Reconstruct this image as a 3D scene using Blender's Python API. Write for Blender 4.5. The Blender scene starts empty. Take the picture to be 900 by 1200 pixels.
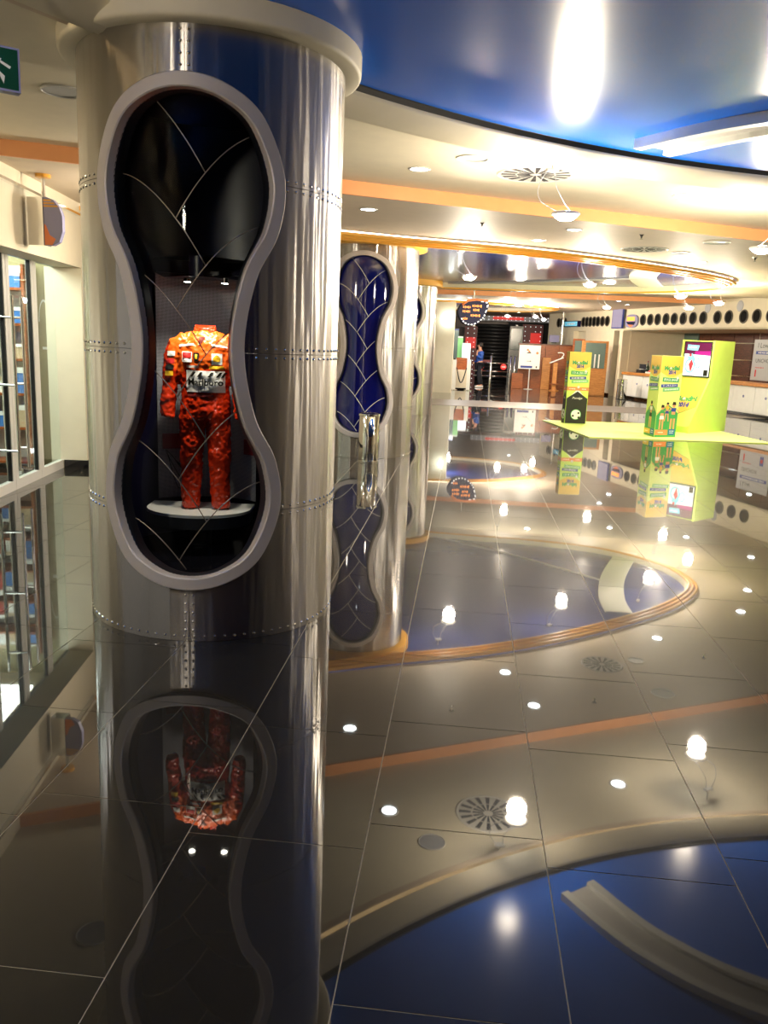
import bpy, bmesh, math, random
import numpy as np
from mathutils import Vector, Matrix
from mathutils.geometry import delaunay_2d_cdt

random.seed(7)
S = bpy.context.scene
COL = S.collection
R2 = math.radians

# ------------------------------------------------------------------ camera
F_PX, CX, CY, EYE = 952.0, 450.0, 600.0, 1.65          # photograph taken as 900 x 1200
_dn = np.array([-193.8 / 4600 * F_PX, F_PX, 198.7 * math.hypot(1, 193.8 / 4600)])
_dn /= np.linalg.norm(_dn)                              # "down" seen from the camera
_fw = np.array([547.1 - CX, -190.0, F_PX]); _fw -= _dn * (_fw @ _dn); _fw /= np.linalg.norm(_fw)
ROT = np.array([np.cross(_dn, _fw), _fw, -_dn])         # world axes (x right, y along the floor joints, z up)
camd = bpy.data.cameras.new('camera')
cam = bpy.data.objects.new('camera', camd); COL.objects.link(cam)
camd.sensor_fit = 'HORIZONTAL'; camd.sensor_width = 36.0
camd.lens = F_PX / 900.0 * 36.0
camd.clip_start = 0.05; camd.clip_end = 200
_m = Matrix.Identity(4)
for i in range(3):
    _m[i][0] = ROT[i][0]; _m[i][1] = -ROT[i][1]; _m[i][2] = -ROT[i][2]
_m[2][3] = EYE
cam.matrix_world = _m
S.camera = cam

# ------------------------------------------------------------------ world, exposure
w = bpy.data.worlds.new('world'); S.world = w; w.use_nodes = True
w.node_tree.nodes['Background'].inputs[0].default_value = (1.0, 0.93, 0.82, 1)
w.node_tree.nodes['Background'].inputs[1].default_value = 0.25
S.view_settings.view_transform = 'Standard'
S.view_settings.look = 'None'
S.view_settings.gamma = 1.0
S.view_settings.use_curve_mapping = False
S.view_settings.exposure = 1.15
S.cycles.max_bounces = 8
S.cycles.diffuse_bounces = 3
S.cycles.glossy_bounces = 5
S.cycles.transparent_max_bounces = 12
S.cycles.sample_clamp_indirect = 4.0
S.cycles.caustics_reflective = False
S.cycles.caustics_refractive = False
LAMP_W, DOWN_W, WARM, COOL = 90.0, 110.0, (1.0, 0.86, 0.66), (0.95, 0.97, 0.96)

# ------------------------------------------------------------------ pixel directions -> positions on the surfaces they touch
def ray(px, py): return ROT @ np.array([px - CX, py - CY, F_PX])
def onz(px, py, z=0.0):
    d = ray(px, py); t = (z - EYE) / d[2]; return Vector((d[0] * t, d[1] * t, z))
def ony(px, py, y):
    d = ray(px, py); t = y / d[1]; return Vector((d[0] * t, y, EYE + d[2] * t))
def online(px, py, a, b):
    d = ray(px, py); n = np.array([-(b[1] - a[1]), b[0] - a[0]])
    t = (n[0] * a[0] + n[1] * a[1]) / (n @ d[:2]); return Vector((d[0] * t, d[1] * t, EYE + d[2] * t))

# ------------------------------------------------------------------ materials
MATS = {}
def nt_new(name):
    m = bpy.data.materials.new(name); m.use_nodes = True
    nt = m.node_tree; b = nt.nodes['Principled BSDF']
    MATS[name] = m
    return m, nt, b
def lin(c):
    return tuple(((x / 255) / 12.92 if x / 255 <= 0.04045 else ((x / 255 + 0.055) / 1.055) ** 2.4) for x in c)
def mat(name, col, rough=0.5, metal=0.0, vary=0.06, scale=6.0, srgb=True, coat=0.0, emit=None, estr=1.0, spec=0.5, bump=0.0):
    """plain painted / solid surface with a faint procedural colour drift"""
    m, nt, b = nt_new(name)
    c = lin(col) if srgb else col
    tc = nt.nodes.new('ShaderNodeTexCoord'); nz = nt.nodes.new('ShaderNodeTexNoise')
    nz.inputs['Scale'].default_value = scale; nz.inputs['Detail'].default_value = 3
    nt.links.new(tc.outputs['Object'], nz.inputs['Vector'])
    mx = nt.nodes.new('ShaderNodeMix'); mx.data_type = 'RGBA'
    mx.inputs[6].default_value = (*[max(0, x * (1 - vary)) for x in c], 1)
    mx.inputs[7].default_value = (*[min(1, x * (1 + vary)) for x in c], 1)
    nt.links.new(nz.outputs['Fac'], mx.inputs[0]); nt.links.new(mx.outputs[2], b.inputs['Base Color'])
    b.inputs['Roughness'].default_value = rough; b.inputs['Metallic'].default_value = metal
    b.inputs['Specular IOR Level'].default_value = spec
    b.inputs['Coat Weight'].default_value = coat; b.inputs['Coat Roughness'].default_value = 0.05
    if emit:
        b.inputs['Emission Color'].default_value = (*(lin(emit) if srgb else emit), 1)
        b.inputs['Emission Strength'].default_value = estr
    if bump:
        bp = nt.nodes.new('ShaderNodeBump'); bp.inputs['Strength'].default_value = bump; bp.inputs['Distance'].default_value = 0.01
        nt.links.new(nz.outputs['Fac'], bp.inputs['Height']); nt.links.new(bp.outputs['Normal'], b.inputs['Normal'])
    return m

def granite():
    m, nt, b = nt_new('black_granite'); L = nt.links.new
    geo = nt.nodes.new('ShaderNodeNewGeometry')
    n1 = nt.nodes.new('ShaderNodeTexNoise'); n1.inputs['Scale'].default_value = 420; n1.inputs['Detail'].default_value = 2
    n2 = nt.nodes.new('ShaderNodeTexNoise'); n2.inputs['Scale'].default_value = 260; n2.inputs['Detail'].default_value = 4
    L(geo.outputs['Position'], n1.inputs['Vector']); L(geo.outputs['Position'], n2.inputs['Vector'])
    r1 = nt.nodes.new('ShaderNodeValToRGB'); r1.color_ramp.elements[0].position = 0.42; r1.color_ramp.elements[1].position = 0.72
    r1.color_ramp.elements[0].color = (0.008, 0.0075, 0.007, 1); r1.color_ramp.elements[1].color = (0.024, 0.022, 0.018, 1)
    L(n1.outputs['Fac'], r1.inputs[0]); L(r1.outputs[0], b.inputs['Base Color'])
    r2 = nt.nodes.new('ShaderNodeMapRange'); r2.inputs[1].default_value = 0.35; r2.inputs[2].default_value = 0.7
    r2.inputs[3].default_value = 0.30; r2.inputs[4].default_value = 0.46
    L(n2.outputs['Fac'], r2.inputs[0]); L(r2.outputs[0], b.inputs['Roughness'])
    b.inputs['IOR'].default_value = 1.15; b.inputs['Specular IOR Level'].default_value = 0.22
    b.inputs['Coat Weight'].default_value = 1.0; b.inputs['Coat Roughness'].default_value = 0.022; b.inputs['Coat IOR'].default_value = 1.6
    return m

def steel(name, tint=(0.47, 0.45, 0.43), rough=0.27, aniso=0.92, wave=0.22):
    m, nt, b = nt_new(name); L = nt.links.new
    tc = nt.nodes.new('ShaderNodeTexCoord')
    mp = nt.nodes.new('ShaderNodeMapping'); mp.inputs['Scale'].default_value = (7.5, 7.5, 0.5)
    nz = nt.nodes.new('ShaderNodeTexNoise'); nz.inputs['Scale'].default_value = 1.6; nz.inputs['Detail'].default_value = 1.5
    L(tc.outputs['Object'], mp.inputs[0]); L(mp.outputs[0], nz.inputs['Vector'])
    mp2 = nt.nodes.new('ShaderNodeMapping'); mp2.inputs['Scale'].default_value = (4, 4, 420)
    nz2 = nt.nodes.new('ShaderNodeTexNoise'); nz2.inputs['Scale'].default_value = 1; nz2.inputs['Detail'].default_value = 2
    L(tc.outputs['Object'], mp2.inputs[0]); L(mp2.outputs[0], nz2.inputs['Vector'])
    bp = nt.nodes.new('ShaderNodeBump'); bp.inputs['Strength'].default_value = wave; bp.inputs['Distance'].default_value = 0.05
    L(nz.outputs['Fac'], bp.inputs['Height']); L(bp.outputs['Normal'], b.inputs['Normal'])
    mr = nt.nodes.new('ShaderNodeMapRange'); mr.inputs[3].default_value = rough * 0.95; mr.inputs[4].default_value = rough * 1.06
    b.inputs['Roughness'].default_value = rough
    b.inputs['Base Color'].default_value = (*tint, 1); b.inputs['Metallic'].default_value = 1.0
    b.inputs['Anisotropic'].default_value = aniso
    b.inputs['Anisotropic Rotation'].default_value = 0.25
    tg = nt.nodes.new('ShaderNodeTangent'); tg.direction_type = 'RADIAL'; tg.axis = 'Z'
    L(tg.outputs[0], b.inputs['Tangent'])
    return m

def wood(name, c1, c2, rough=0.35, scale=(2, 2, 14), axis_rot=(0, 0, 0)):
    m, nt, b = nt_new(name); L = nt.links.new
    tc = nt.nodes.new('ShaderNodeTexCoord'); mp = nt.nodes.new('ShaderNodeMapping')
    mp.inputs['Scale'].default_value = scale; mp.inputs['Rotation'].default_value = axis_rot
    nz = nt.nodes.new('ShaderNodeTexNoise'); nz.inputs['Scale'].default_value = 3; nz.inputs['Detail'].default_value = 6; nz.inputs['Distortion'].default_value = 0.8
    rp = nt.nodes.new('ShaderNodeValToRGB'); rp.color_ramp.elements[0].color = (*lin(c1), 1); rp.color_ramp.elements[1].color = (*lin(c2), 1)
    rp.color_ramp.elements[0].position = 0.3; rp.color_ramp.elements[1].position = 0.7
    L(tc.outputs['Object'], mp.inputs[0]); L(mp.outputs[0], nz.inputs[0]); L(nz.outputs['Fac'], rp.inputs[0]); L(rp.outputs[0], b.inputs['Base Color'])
    b.inputs['Roughness'].default_value = rough
    return m

def thin_glass(name, tint=(0.93, 0.97, 0.95), ior=1.5):
    m, nt, b = nt_new(name); L = nt.links.new
    nt.nodes.remove(b); out = nt.nodes['Material Output']
    tr = nt.nodes.new('ShaderNodeBsdfTransparent'); tr.inputs[0].default_value = (*tint, 1)
    gl = nt.nodes.new('ShaderNodeBsdfGlossy'); gl.inputs['Roughness'].default_value = 0.01
    fr = nt.nodes.new('ShaderNodeFresnel'); fr.inputs[0].default_value = ior
    mx = nt.nodes.new('ShaderNodeMixShader')
    ge = nt.nodes.new('ShaderNodeNewGeometry'); mt = nt.nodes.new('ShaderNodeMath'); mt.operation = 'SUBTRACT'; mt.inputs[0].default_value = 1.0
    mu = nt.nodes.new('ShaderNodeMath'); mu.operation = 'MULTIPLY'
    L(ge.outputs['Backfacing'], mt.inputs[1]); L(fr.outputs[0], mu.inputs[0]); L(mt.outputs[0], mu.inputs[1])
    L(mu.outputs[0], mx.inputs[0]); L(tr.outputs[0], mx.inputs[1]); L(gl.outputs[0], mx.inputs[2]); L(mx.outputs[0], out.inputs[0])
    return m

def perforated(name):
    m, nt, b = nt_new(name); L = nt.links.new
    uv = nt.nodes.new('ShaderNodeUVMap')
    vo = nt.nodes.new('ShaderNodeTexVoronoi'); vo.inputs['Scale'].default_value = 1.0; vo.inputs['Randomness'].default_value = 0.0
    L(uv.outputs[0], vo.inputs['Vector'])
    rp = nt.nodes.new('ShaderNodeValToRGB'); rp.color_ramp.elements[0].position = 0.33; rp.color_ramp.elements[1].position = 0.40
    rp.color_ramp.elements[0].color = (0.012, 0.014, 0.02, 1); rp.color_ramp.elements[1].color = (0.42, 0.42, 0.46, 1)
    L(vo.outputs['Distance'], rp.inputs[0]); L(rp.outputs[0], b.inputs['Base Color'])
    bp = nt.nodes.new('ShaderNodeBump'); bp.inputs['Distance'].default_value = 0.002; bp.inputs['Strength'].default_value = 0.6
    L(rp.outputs[0], bp.inputs['Height']); L(bp.outputs['Normal'], b.inputs['Normal'])
    b.inputs['Roughness'].default_value = 0.4; b.inputs['Metallic'].default_value = 0.1
    return m

def emissive(name, col, strength):
    m, nt, b = nt_new(name)
    b.inputs['Base Color'].default_value = (*col, 1); b.inputs['Emission Color'].default_value = (*col, 1)
    b.inputs['Emission Strength'].default_value = strength
    return m

granite()
steel('column_steel')
steel('polished_steel', (0.75, 0.74, 0.71), 0.06, 0.0, 0.0)
steel('dull_steel', (0.5, 0.5, 0.5), 0.35, 0.0, 0.0)
steel('chrome', (0.8, 0.8, 0.78), 0.12, 0.0, 0.0)
mat('grout', (165, 155, 135), 0.8)
mat('cream_paint', (236, 226, 200), 0.55)
mat('ceiling_cream', (238, 228, 202), 0.6)
mat('ceiling_beige', (226, 208, 184), 0.6)
mat('orange_paint', (238, 166, 108), 0.5)
mat('gold_paint', (240, 176, 66), 0.35)
mat('black_gap', (8, 8, 10), 0.6)
mat('black_gloss', (10, 10, 12), 0.06, spec=0.6)
mat('frame_grey', (198, 190, 184), 0.45, metal=0.15)
mat('reveal_dark', (20, 24, 34), 0.45)
mat('porthole_dark', (16, 16, 15), 0.7, spec=0.1)
mat('porthole_rim', (92, 86, 76), 0.55)
mat('niche_navy', (20, 19, 46), 0.35)
mat('niche_floor', (12, 12, 18), 0.05, spec=0.7)
mat('white_disc', (205, 205, 200), 0.5)
mat('white_paint', (236, 236, 230), 0.4)
mat('alu_white', (222, 220, 214), 0.3)
mat('strip_metal', (150, 140, 128), 0.35, metal=0.6)
mat('brown_panel', (86, 50, 36), 0.35, vary=0.15)
mat('lime', (204, 236, 104), 0.45)
mat('lime_light', (222, 240, 130), 0.45)
mat('banner_yellow', (236, 194, 76), 0.45)
mat('gold_dark', (150, 92, 30), 0.5)
mat('shutter_grey', (58, 58, 60), 0.32)
mat('print_green', (66, 160, 84), 0.45)
mat('print_pale_green', (128, 196, 120), 0.45)
mat('print_blue', (44, 66, 150), 0.45)
mat('print_sky', (30, 106, 160), 0.45)
mat('print_orange', (244, 140, 84), 0.45)
mat('print_black', (24, 26, 22), 0.45)
mat('print_white', (246, 246, 240), 0.45)
mat('print_skin', (226, 160, 110), 0.5)
mat('print_red', (196, 40, 40), 0.5)
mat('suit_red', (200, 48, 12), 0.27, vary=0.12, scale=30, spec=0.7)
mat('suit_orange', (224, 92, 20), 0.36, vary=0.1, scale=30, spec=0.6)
mat('suit_dark', (96, 18, 10), 0.5)
mat('yellow_badge', (240, 190, 40), 0.4)
mat('sign_green', (14, 74, 48), 0.4)
mat('sign_blue', (14, 18, 62), 0.5, spec=0.2)
mat('sign_pale', (150, 150, 190), 0.3)
mat('black_rubber', (18, 18, 18), 0.6)
mat('blue_cloth', (40, 80, 160), 0.7)
mat('dark_cloth', (22, 24, 34), 0.8)
mat('skin_tone', (206, 150, 120), 0.5)
mat('hair_dark', (30, 22, 18), 0.6)
mat('shoe_white', (225, 225, 225), 0.5)
mat('grey_stone', (122, 110, 99), 0.42)
mat('wine_print', (80, 18, 58), 0.3, emit=(92, 20, 70), estr=0.2)
mat('screen_white', (225, 240, 250), 0.2, emit=(225, 240, 250), estr=0.3)
mat('screen_cyan', (120, 205, 235), 0.2, emit=(120, 205, 235), estr=0.25)
mat('screen_red', (196, 60, 70), 0.2, emit=(196, 60, 70), estr=0.25)
mat('screen_magenta', (150, 30, 120), 0.2, emit=(150, 30, 120), estr=0.25)
mat('poster_grey', (176, 178, 184), 0.4)
mat('glass_grey', (110, 132, 126), 0.15)
mat('bottle_green', (20, 40, 26), 0.1)
mat('marquee_red', (210, 40, 36), 0.4, emit=(230, 40, 36), estr=0.3)
mat('shop_box_blue', (64, 120, 190), 0.4)
mat('shop_box_red', (170, 60, 50), 0.4)
mat('shop_box_tan', (200, 176, 140), 0.4)
mat('olive_wall', (158, 150, 106), 0.5)
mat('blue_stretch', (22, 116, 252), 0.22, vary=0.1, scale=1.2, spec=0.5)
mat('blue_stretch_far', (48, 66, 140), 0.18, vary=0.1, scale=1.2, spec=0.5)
mat('blue_glass', (12, 18, 96), 0.04, vary=0.25, scale=2.5, spec=0.8)
mat('red_plaque', (120, 28, 32), 0.4)
wood('wood_panel', (118, 58, 24), (176, 96, 44))
wood('wood_light', (178, 112, 52), (214, 150, 82))
wood('wood_dark', (70, 36, 22), (112, 62, 40))
thin_glass('clear_glass', ior=1.22)
thin_glass('shop_glass', (0.88, 0.96, 0.94))
perforated('perforated_metal')
emissive('bulb', (1.0, 0.94, 0.84), 40)
emissive('downlight_glow', (0.92, 1.0, 0.98), 22)
emissive('cove_glow', (1.0, 0.86, 0.6), 5)
emissive('niche_bulb', (1.0, 0.92, 0.8), 30)
emissive('led_orange', (1.0, 0.30, 0.05), 0.8)
emissive('sign_bulb', (0.95, 0.95, 1.0), 0.6)
emissive('shop_light', (1.0, 0.97, 0.92), 9.0)

# ------------------------------------------------------------------ mesh builder
class MB:
    def __init__(s): s.v = []; s.f = []; s.m = []; s.mi = 0
    def add(s, vs, fs):
        o = len(s.v); s.v += [tuple(p) for p in vs]
        for f in fs: s.f.append(tuple(i + o for i in f)); s.m.append(s.mi)
        return s
    def box(s, c, d, rz=0.0, M=None):
        x, y, z = d[0] / 2, d[1] / 2, d[2] / 2
        vs = [Vector((a * x, b * y, e * z)) for e in (-1, 1) for a, b in ((-1, -1), (1, -1), (1, 1), (-1, 1))]
        if M is None: M = Matrix.Rotation(rz, 3, 'Z')
        vs = [M @ p + Vector(c) for p in vs]
        return s.add(vs, [(3, 2, 1, 0), (4, 5, 6, 7), (0, 1, 5, 4), (1, 2, 6, 5), (2, 3, 7, 6), (3, 0, 4, 7)])
    def prism(s, poly, z0, z1):
        n = len(poly)
        a = sum(poly[i][0] * poly[(i + 1) % n][1] - poly[(i + 1) % n][0] * poly[i][1] for i in range(n))
        if a < 0: poly = poly[::-1]
        vs = [(p[0], p[1], z0) for p in poly] + [(p[0], p[1], z1) for p in poly]
        return s.add(vs, [tuple(range(n))[::-1], tuple(range(n, 2 * n))] + [(i, (i + 1) % n, n + (i + 1) % n, n + i) for i in range(n)])
    def plate(s, o, u, v, poly, depth, off=0.0):
        """polygon in the frame o + a*u + b*v, standing 'off' proud along u x v, 'depth' thick"""
        o = Vector(o); u = Vector(u).normalized(); v = Vector(v).normalized(); n = u.cross(v)
        k = len(poly)
        a = sum(poly[i][0] * poly[(i + 1) % k][1] - poly[(i + 1) % k][0] * poly[i][1] for i in range(k))
        if a < 0: poly = poly[::-1]
        b = [o + u * p[0] + v * p[1] + n * (off - depth) for p in poly]; t = [o + u * p[0] + v * p[1] + n * off for p in poly]
        return s.add(b + t, [tuple(range(k))[::-1], tuple(range(k, 2 * k))] + [(i, (i + 1) % k, k + (i + 1) % k, k + i) for i in range(k)])
    def tube(s, path, r, n=8, closed=False, caps=True):
        P = [Vector(p) for p in path]; m = len(P)
        rr = r if isinstance(r, (list, tuple)) else [r] * m
        rings = []; ref = None
        for i in range(m):
            t = (P[(i + 1) % m] - P[i - 1]) if (closed or 0 < i < m - 1) else (P[1] - P[0] if i == 0 else P[-1] - P[-2])
            t = t.normalized() if t.length > 1e-9 else Vector((0, 0, 1))
            if ref is None: ref = Vector((0, 0, 1)) if abs(t.z) < 0.9 else Vector((1, 0, 0))
            a = (ref - t * ref.dot(t)); a = a.normalized() if a.length > 1e-6 else t.orthogonal().normalized()
            ref = a; b = t.cross(a)
            rings.append([P[i] + (a * math.cos(2 * math.pi * k / n) + b * math.sin(2 * math.pi * k / n)) * rr[i] for k in range(n)])
        vs = [p for q in rings for p in q]; fs = []
        for i in range(m if closed else m - 1):
            j = (i + 1) % m
            fs += [(i * n + k, i * n + (k + 1) % n, j * n + (k + 1) % n, j * n + k) for k in range(n)]
        if caps and not closed: fs += [tuple(range(n))[::-1], tuple((m - 1) * n + k for k in range(n))]
        return s.add(vs, fs)
    def sweep(s, path, prof, closed=False):
        """horizontal path (x,y), profile of (outward offset, z) swept along it; offset is to the left of travel"""
        m = len(path); vs = []; k = len(prof)
        for i in range(m):
            a = Vector(path[i - 1] if (closed or i > 0) else path[i]); b = Vector(path[(i + 1) % m] if (closed or i < m - 1) else path[i])
            t = (b - a).normalized(); nrm = Vector((-t.y, t.x))
            vs += [(path[i][0] + nrm.x * p[0], path[i][1] + nrm.y * p[0], p[1]) for p in prof]
        fs = []
        for i in range(m if closed else m - 1):
            j = (i + 1) % m
            fs += [(i * k + q, j * k + q, j * k + q + 1, i * k + q + 1) for q in range(k - 1)]
        return s.add(vs, fs)
    def cyl(s, c, r, h, n=24, r2=None):
        r2 = r if r2 is None else r2
        return s.tube([c, (c[0], c[1], c[2] + h)], [r, r2], n)
    def lathe(s, prof, n=32, c=(0, 0, 0), a0=0.0, a1=2 * math.pi):
        full = abs(a1 - a0 - 2 * math.pi) < 1e-6; m = n if full else n + 1; k = len(prof); vs = []
        for i in range(m):
            a = a0 + (a1 - a0) * i / n
            vs += [(c[0] + p[0] * math.cos(a), c[1] + p[0] * math.sin(a), c[2] + p[1]) for p in prof]
        fs = []
        for i in range(n):
            j = (i + 1) % m
            fs += [(i * k + q, j * k + q, j * k + q + 1, i * k + q + 1) for q in range(k - 1)]
        return s.add(vs, fs)
    def ball(s, c, r, nu=12, nv=8, sz=1.0):
        return s.lathe([(r * math.sin(math.pi * i / nv), -r * sz * math.cos(math.pi * i / nv)) for i in range(nv + 1)], nu, c)
    def build(s, name, m, parent=None, smooth=False, origin=None, bevel=0.0):
        vs = [Vector(p) for p in s.v]
        if parent is not None:
            o = Vector((0, 0, 0)); base = WLOC.get(parent.name, Vector((0, 0, 0)))
        elif origin is not None: base = Vector(origin)
        else:
            xs = [p.x for p in vs]; ys = [p.y for p in vs]
            base = Vector(((min(xs) + max(xs)) / 2, (min(ys) + max(ys)) / 2, min(p.z for p in vs)))
        me = bpy.data.meshes.new(name); me.from_pydata([p - base for p in vs], [], s.f)
        ms = m if isinstance(m, (list, tuple)) else [m]
        for q in ms: me.materials.append(MATS[q])
        if len(ms) > 1: me.polygons.foreach_set('material_index', s.m)
        if smooth: me.shade_smooth()
        me.update()
        o = bpy.data.objects.new(name, me); COL.objects.link(o)
        if parent is not None: o.parent = parent; WLOC[o.name] = base.copy()
        else: o.location = base; WLOC[o.name] = base.copy()
        if smooth and not (smooth == 'all'): me.set_sharp_from_angle(angle=R2(40))
        if bevel:
            bv = o.modifiers.new('bevel', 'BEVEL'); bv.width = bevel; bv.segments = 2; bv.limit_method = 'ANGLE'
        return o
WLOC = {}
def sub(parent):            # a part's sub-parts are written in the same space as the part itself
    return parent
def thing(name, label, cat, loc=(0, 0, 0), rz=0.0, group=None, local=False):
    o = bpy.data.objects.new(name, None); o.empty_display_size = 0.1; COL.objects.link(o)
    o.location = loc; o.rotation_euler.z = rz
    WLOC[o.name] = Vector((0, 0, 0)) if local else Vector(loc)
    return tag(o, label, cat, group)
def tag(o, label=None, cat=None, group=None, kind=None):
    if label: o['label'] = label
    if cat: o['category'] = cat
    if group: o['group'] = group
    if kind: o['kind'] = kind
    return o
def struct(o): o['kind'] = 'structure'; return o
def child(o, parent):       # same coordinates as the parent mesh
    o.parent = parent; return o
def copy_tree(o, parent=None):
    c = o.copy(); COL.objects.link(c); c.parent = parent
    for ch in list(o.children): copy_tree(ch, c)
    return c
def relabel(o, label): o['label'] = label; return o
def text_poly(body, size, align='CENTER', bold=0.0, shear=0.0):
    cu = bpy.data.curves.new('tmp_text', 'FONT'); cu.body = body; cu.size = size; cu.align_x = align; cu.align_y = 'CENTER'
    cu.offset = bold; cu.shear = shear; cu.resolution_u = 2
    ob = bpy.data.objects.new('tmp_text', cu)
    me = ob.to_mesh()
    vs = [tuple(v.co) for v in me.vertices]; fs = [tuple(p.vertices) for p in me.polygons]
    ob.to_mesh_clear(); bpy.data.objects.remove(ob); bpy.data.curves.remove(cu)
    return vs, fs
def put_text(mb, body, size, o, u, v, at, off, rot=0.0, width=None, **kw):
    vs, fs = text_poly(body, size, **kw)
    if not vs: return
    k = 1.0
    if width:
        xs = [p[0] for p in vs]; k = width / max(1e-6, max(xs) - min(xs))
    o = Vector(o); u = Vector(u).normalized(); v = Vector(v).normalized(); n = u.cross(v); c, sn = math.cos(rot), math.sin(rot)
    mb.add([o + u * (at[0] + k * p[0] * c - p[1] * sn) + v * (at[1] + k * p[0] * sn + p[1] * c) + n * off for p in vs], fs)
def crom(P, k=8, closed=False):
    P = [np.array(p, float) for p in P]; n = len(P); out = []
    for i in range(n if closed else n - 1):
        g = lambda j: P[j % n] if closed else P[min(max(j, 0), n - 1)]
        a, b, c, d = g(i - 1), g(i), g(i + 1), g(i + 2)
        for q in range(k):
            t = q / k
            out.append(tuple(0.5 * (2 * b + (c - a) * t + (2 * a - 5 * b + 4 * c - d) * t * t + (3 * b - a - 3 * c + d) * t ** 3)))
    if not closed: out.append(tuple(P[-1]))
    return out
def sheet(polys, z, mb=None, up=False):
    """flat sheet: first polygon is the outline, the rest are holes"""
    V = []; E = []
    for p in polys:
        o = len(V); V += [Vector((q[0], q[1])) for q in p]; E += [(o + i, o + (i + 1) % len(p)) for i in range(len(p))]
    r = delaunay_2d_cdt(V, E, [], 0, 1e-5)
    def inside(x, y, p):
        c = False; j = len(p) - 1
        for i in range(len(p)):
            if (p[i][1] > y) != (p[j][1] > y) and x < (p[j][0] - p[i][0]) * (y - p[i][1]) / (p[j][1] - p[i][1]) + p[i][0]: c = not c
            j = i
        return c
    fs = []
    for f in r[2]:
        cx = sum(r[0][i].x for i in f) / len(f); cy = sum(r[0][i].y for i in f) / len(f)
        if inside(cx, cy, polys[0]) and not any(inside(cx, cy, h) for h in polys[1:]): fs.append(tuple(f) if up else tuple(f)[::-1])
    mb = mb or MB(); return mb.add([(p.x, p.y, z) for p in r[0]], fs)

# ================================================================== THE SETTING
# ------------------------------------------------------------------ floor: 600 x 800 mm granite slabs in running rows
fl = struct(MB().box((3, 19, -0.052), (24, 60, 0.1)).build('floor', 'grout', origin=(0, 0, 0)))
TW, TL = 0.6, 0.8
def in_view(x, y):
    c = ROT.T @ (np.array([x, y, 0.0]) - np.array([0, 0, EYE]))
    if c[2] < 0.3: return False
    px, py = CX + F_PX * c[0] / c[2], CY + F_PX * c[1] / c[2]
    return -90 < px < 990 and py < 1330
tiles = []
for k in range(-14, 24):
    ph = 2.55 if k % 2 == 0 else 2.40
    for j in range(-16, 56):
        tiles.append((-0.239 + TW * (k + 0.5), ph + TL * (j + 0.5)))
near = sorted([t for t in tiles if in_view(*t)], key=lambda t: t[1])[:290]
nearset = set(near)
t0 = MB().box((0, 0, -0.006), (TW - 0.004, TL - 0.004, 0.012)).build('floor_tile', 'black_granite', fl, bevel=0.0)
WLOC[t0.name] = Vector((0, 0, 0))
for i, t in enumerate(near):
    o = t0 if i == 0 else t0.copy()
    if i: COL.objects.link(o)
    o.parent = fl; o.location = (t[0], t[1], 0)
mb = MB()
for t in tiles:
    if t not in nearset: mb.box((t[0], t[1], -0.006), (TW - 0.004, TL - 0.004, 0.012))
o = mb.build('outlying_tiles', 'black_granite', fl); o['kind'] = 'stuff'
mb = MB(); p = [onz(380, 462), onz(900, 484), onz(900, 491), onz(380, 469)]
mb.prism([(q.x, q.y) for q in p], 0.0, 0.004); mb.build('threshold_strip', 'grey_stone', fl)

# ------------------------------------------------------------------ ceiling
ZA, ZB, ZC, ZD = 3.18, 3.06, 3.32, 3.20
XL, XR, YB, YF = -8.0, 15.0, -9.0, 47.0
step = lambda x: 8.97 + 0.521 * x
DC, DR = (5.1, 0.3), 7.76
circ = lambda r, n=160: [(DC[0] + r * math.cos(2 * math.pi * i / n), DC[1] + r * math.sin(2 * math.pi * i / n)) for i in range(n)]
RING = crom([(-6.5, 8.35), (-4.4, 9.45), (-1.6, 10.95), (-0.7, 11.42), (0.56, 12.0), (1.87, 12.88), (3.0, 13.85), (4.1, 14.98), (4.85, 16.15), (5.05, 17.1),
             (4.72, 18.3), (3.5, 19.5), (1.8, 19.92), (0.3, 20.02), (-0.6, 20.1), (-1.6, 20.15), (-4.5, 20.2), (-6.5, 20.2)], 8)
ring_poly = RING
ce = struct(sheet([[(XL, YB), (XR, YB), (XR, step(XR)), (XL, step(XL))], circ(8.05)], ZA).build('ceiling', 'ceiling_cream', origin=(0, 0, 0)))
sheet([[(XL, step(XL)), (XR, step(XR)), (XR, 20.9), (XL, 20.9)], ring_poly], ZB).build('ceiling_field', 'ceiling_beige', ce)
sheet([[(XL, 20.9), (XR, 20.9), (XR, 26.0), (XL, 26.0)]], ZC).build('ceiling_field', 'ceiling_cream', ce)
MB().add([(XL, 20.9, ZB), (XR, 20.9, ZB), (XR, 20.9, ZC), (XL, 20.9, ZC)], [(0, 1, 2, 3)]).build('ceiling_riser', 'ceiling_cream', ce)
# the two orange fascias of the ceiling steps, real boards hanging below the higher field
d = Vector((1, 0.521)).normalized(); nn = Vector((-d.y, d.x))
mb = MB(); a, b = Vector((XL, step(XL))), Vector((XR, step(XR)))
mb.prism([tuple(a), tuple(b), tuple(b + nn * 0.03), tuple(a + nn * 0.03)], ZB - 0.01, ZA + 0.02)
struct(mb.build('trim_1', 'orange_paint'))
struct(MB().box((3.5, 26.02, (ZC + ZD) / 2 - 0.005), (23, 0.05, ZC - ZD + 0.03)).build('trim_2', 'orange_paint'))

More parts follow.
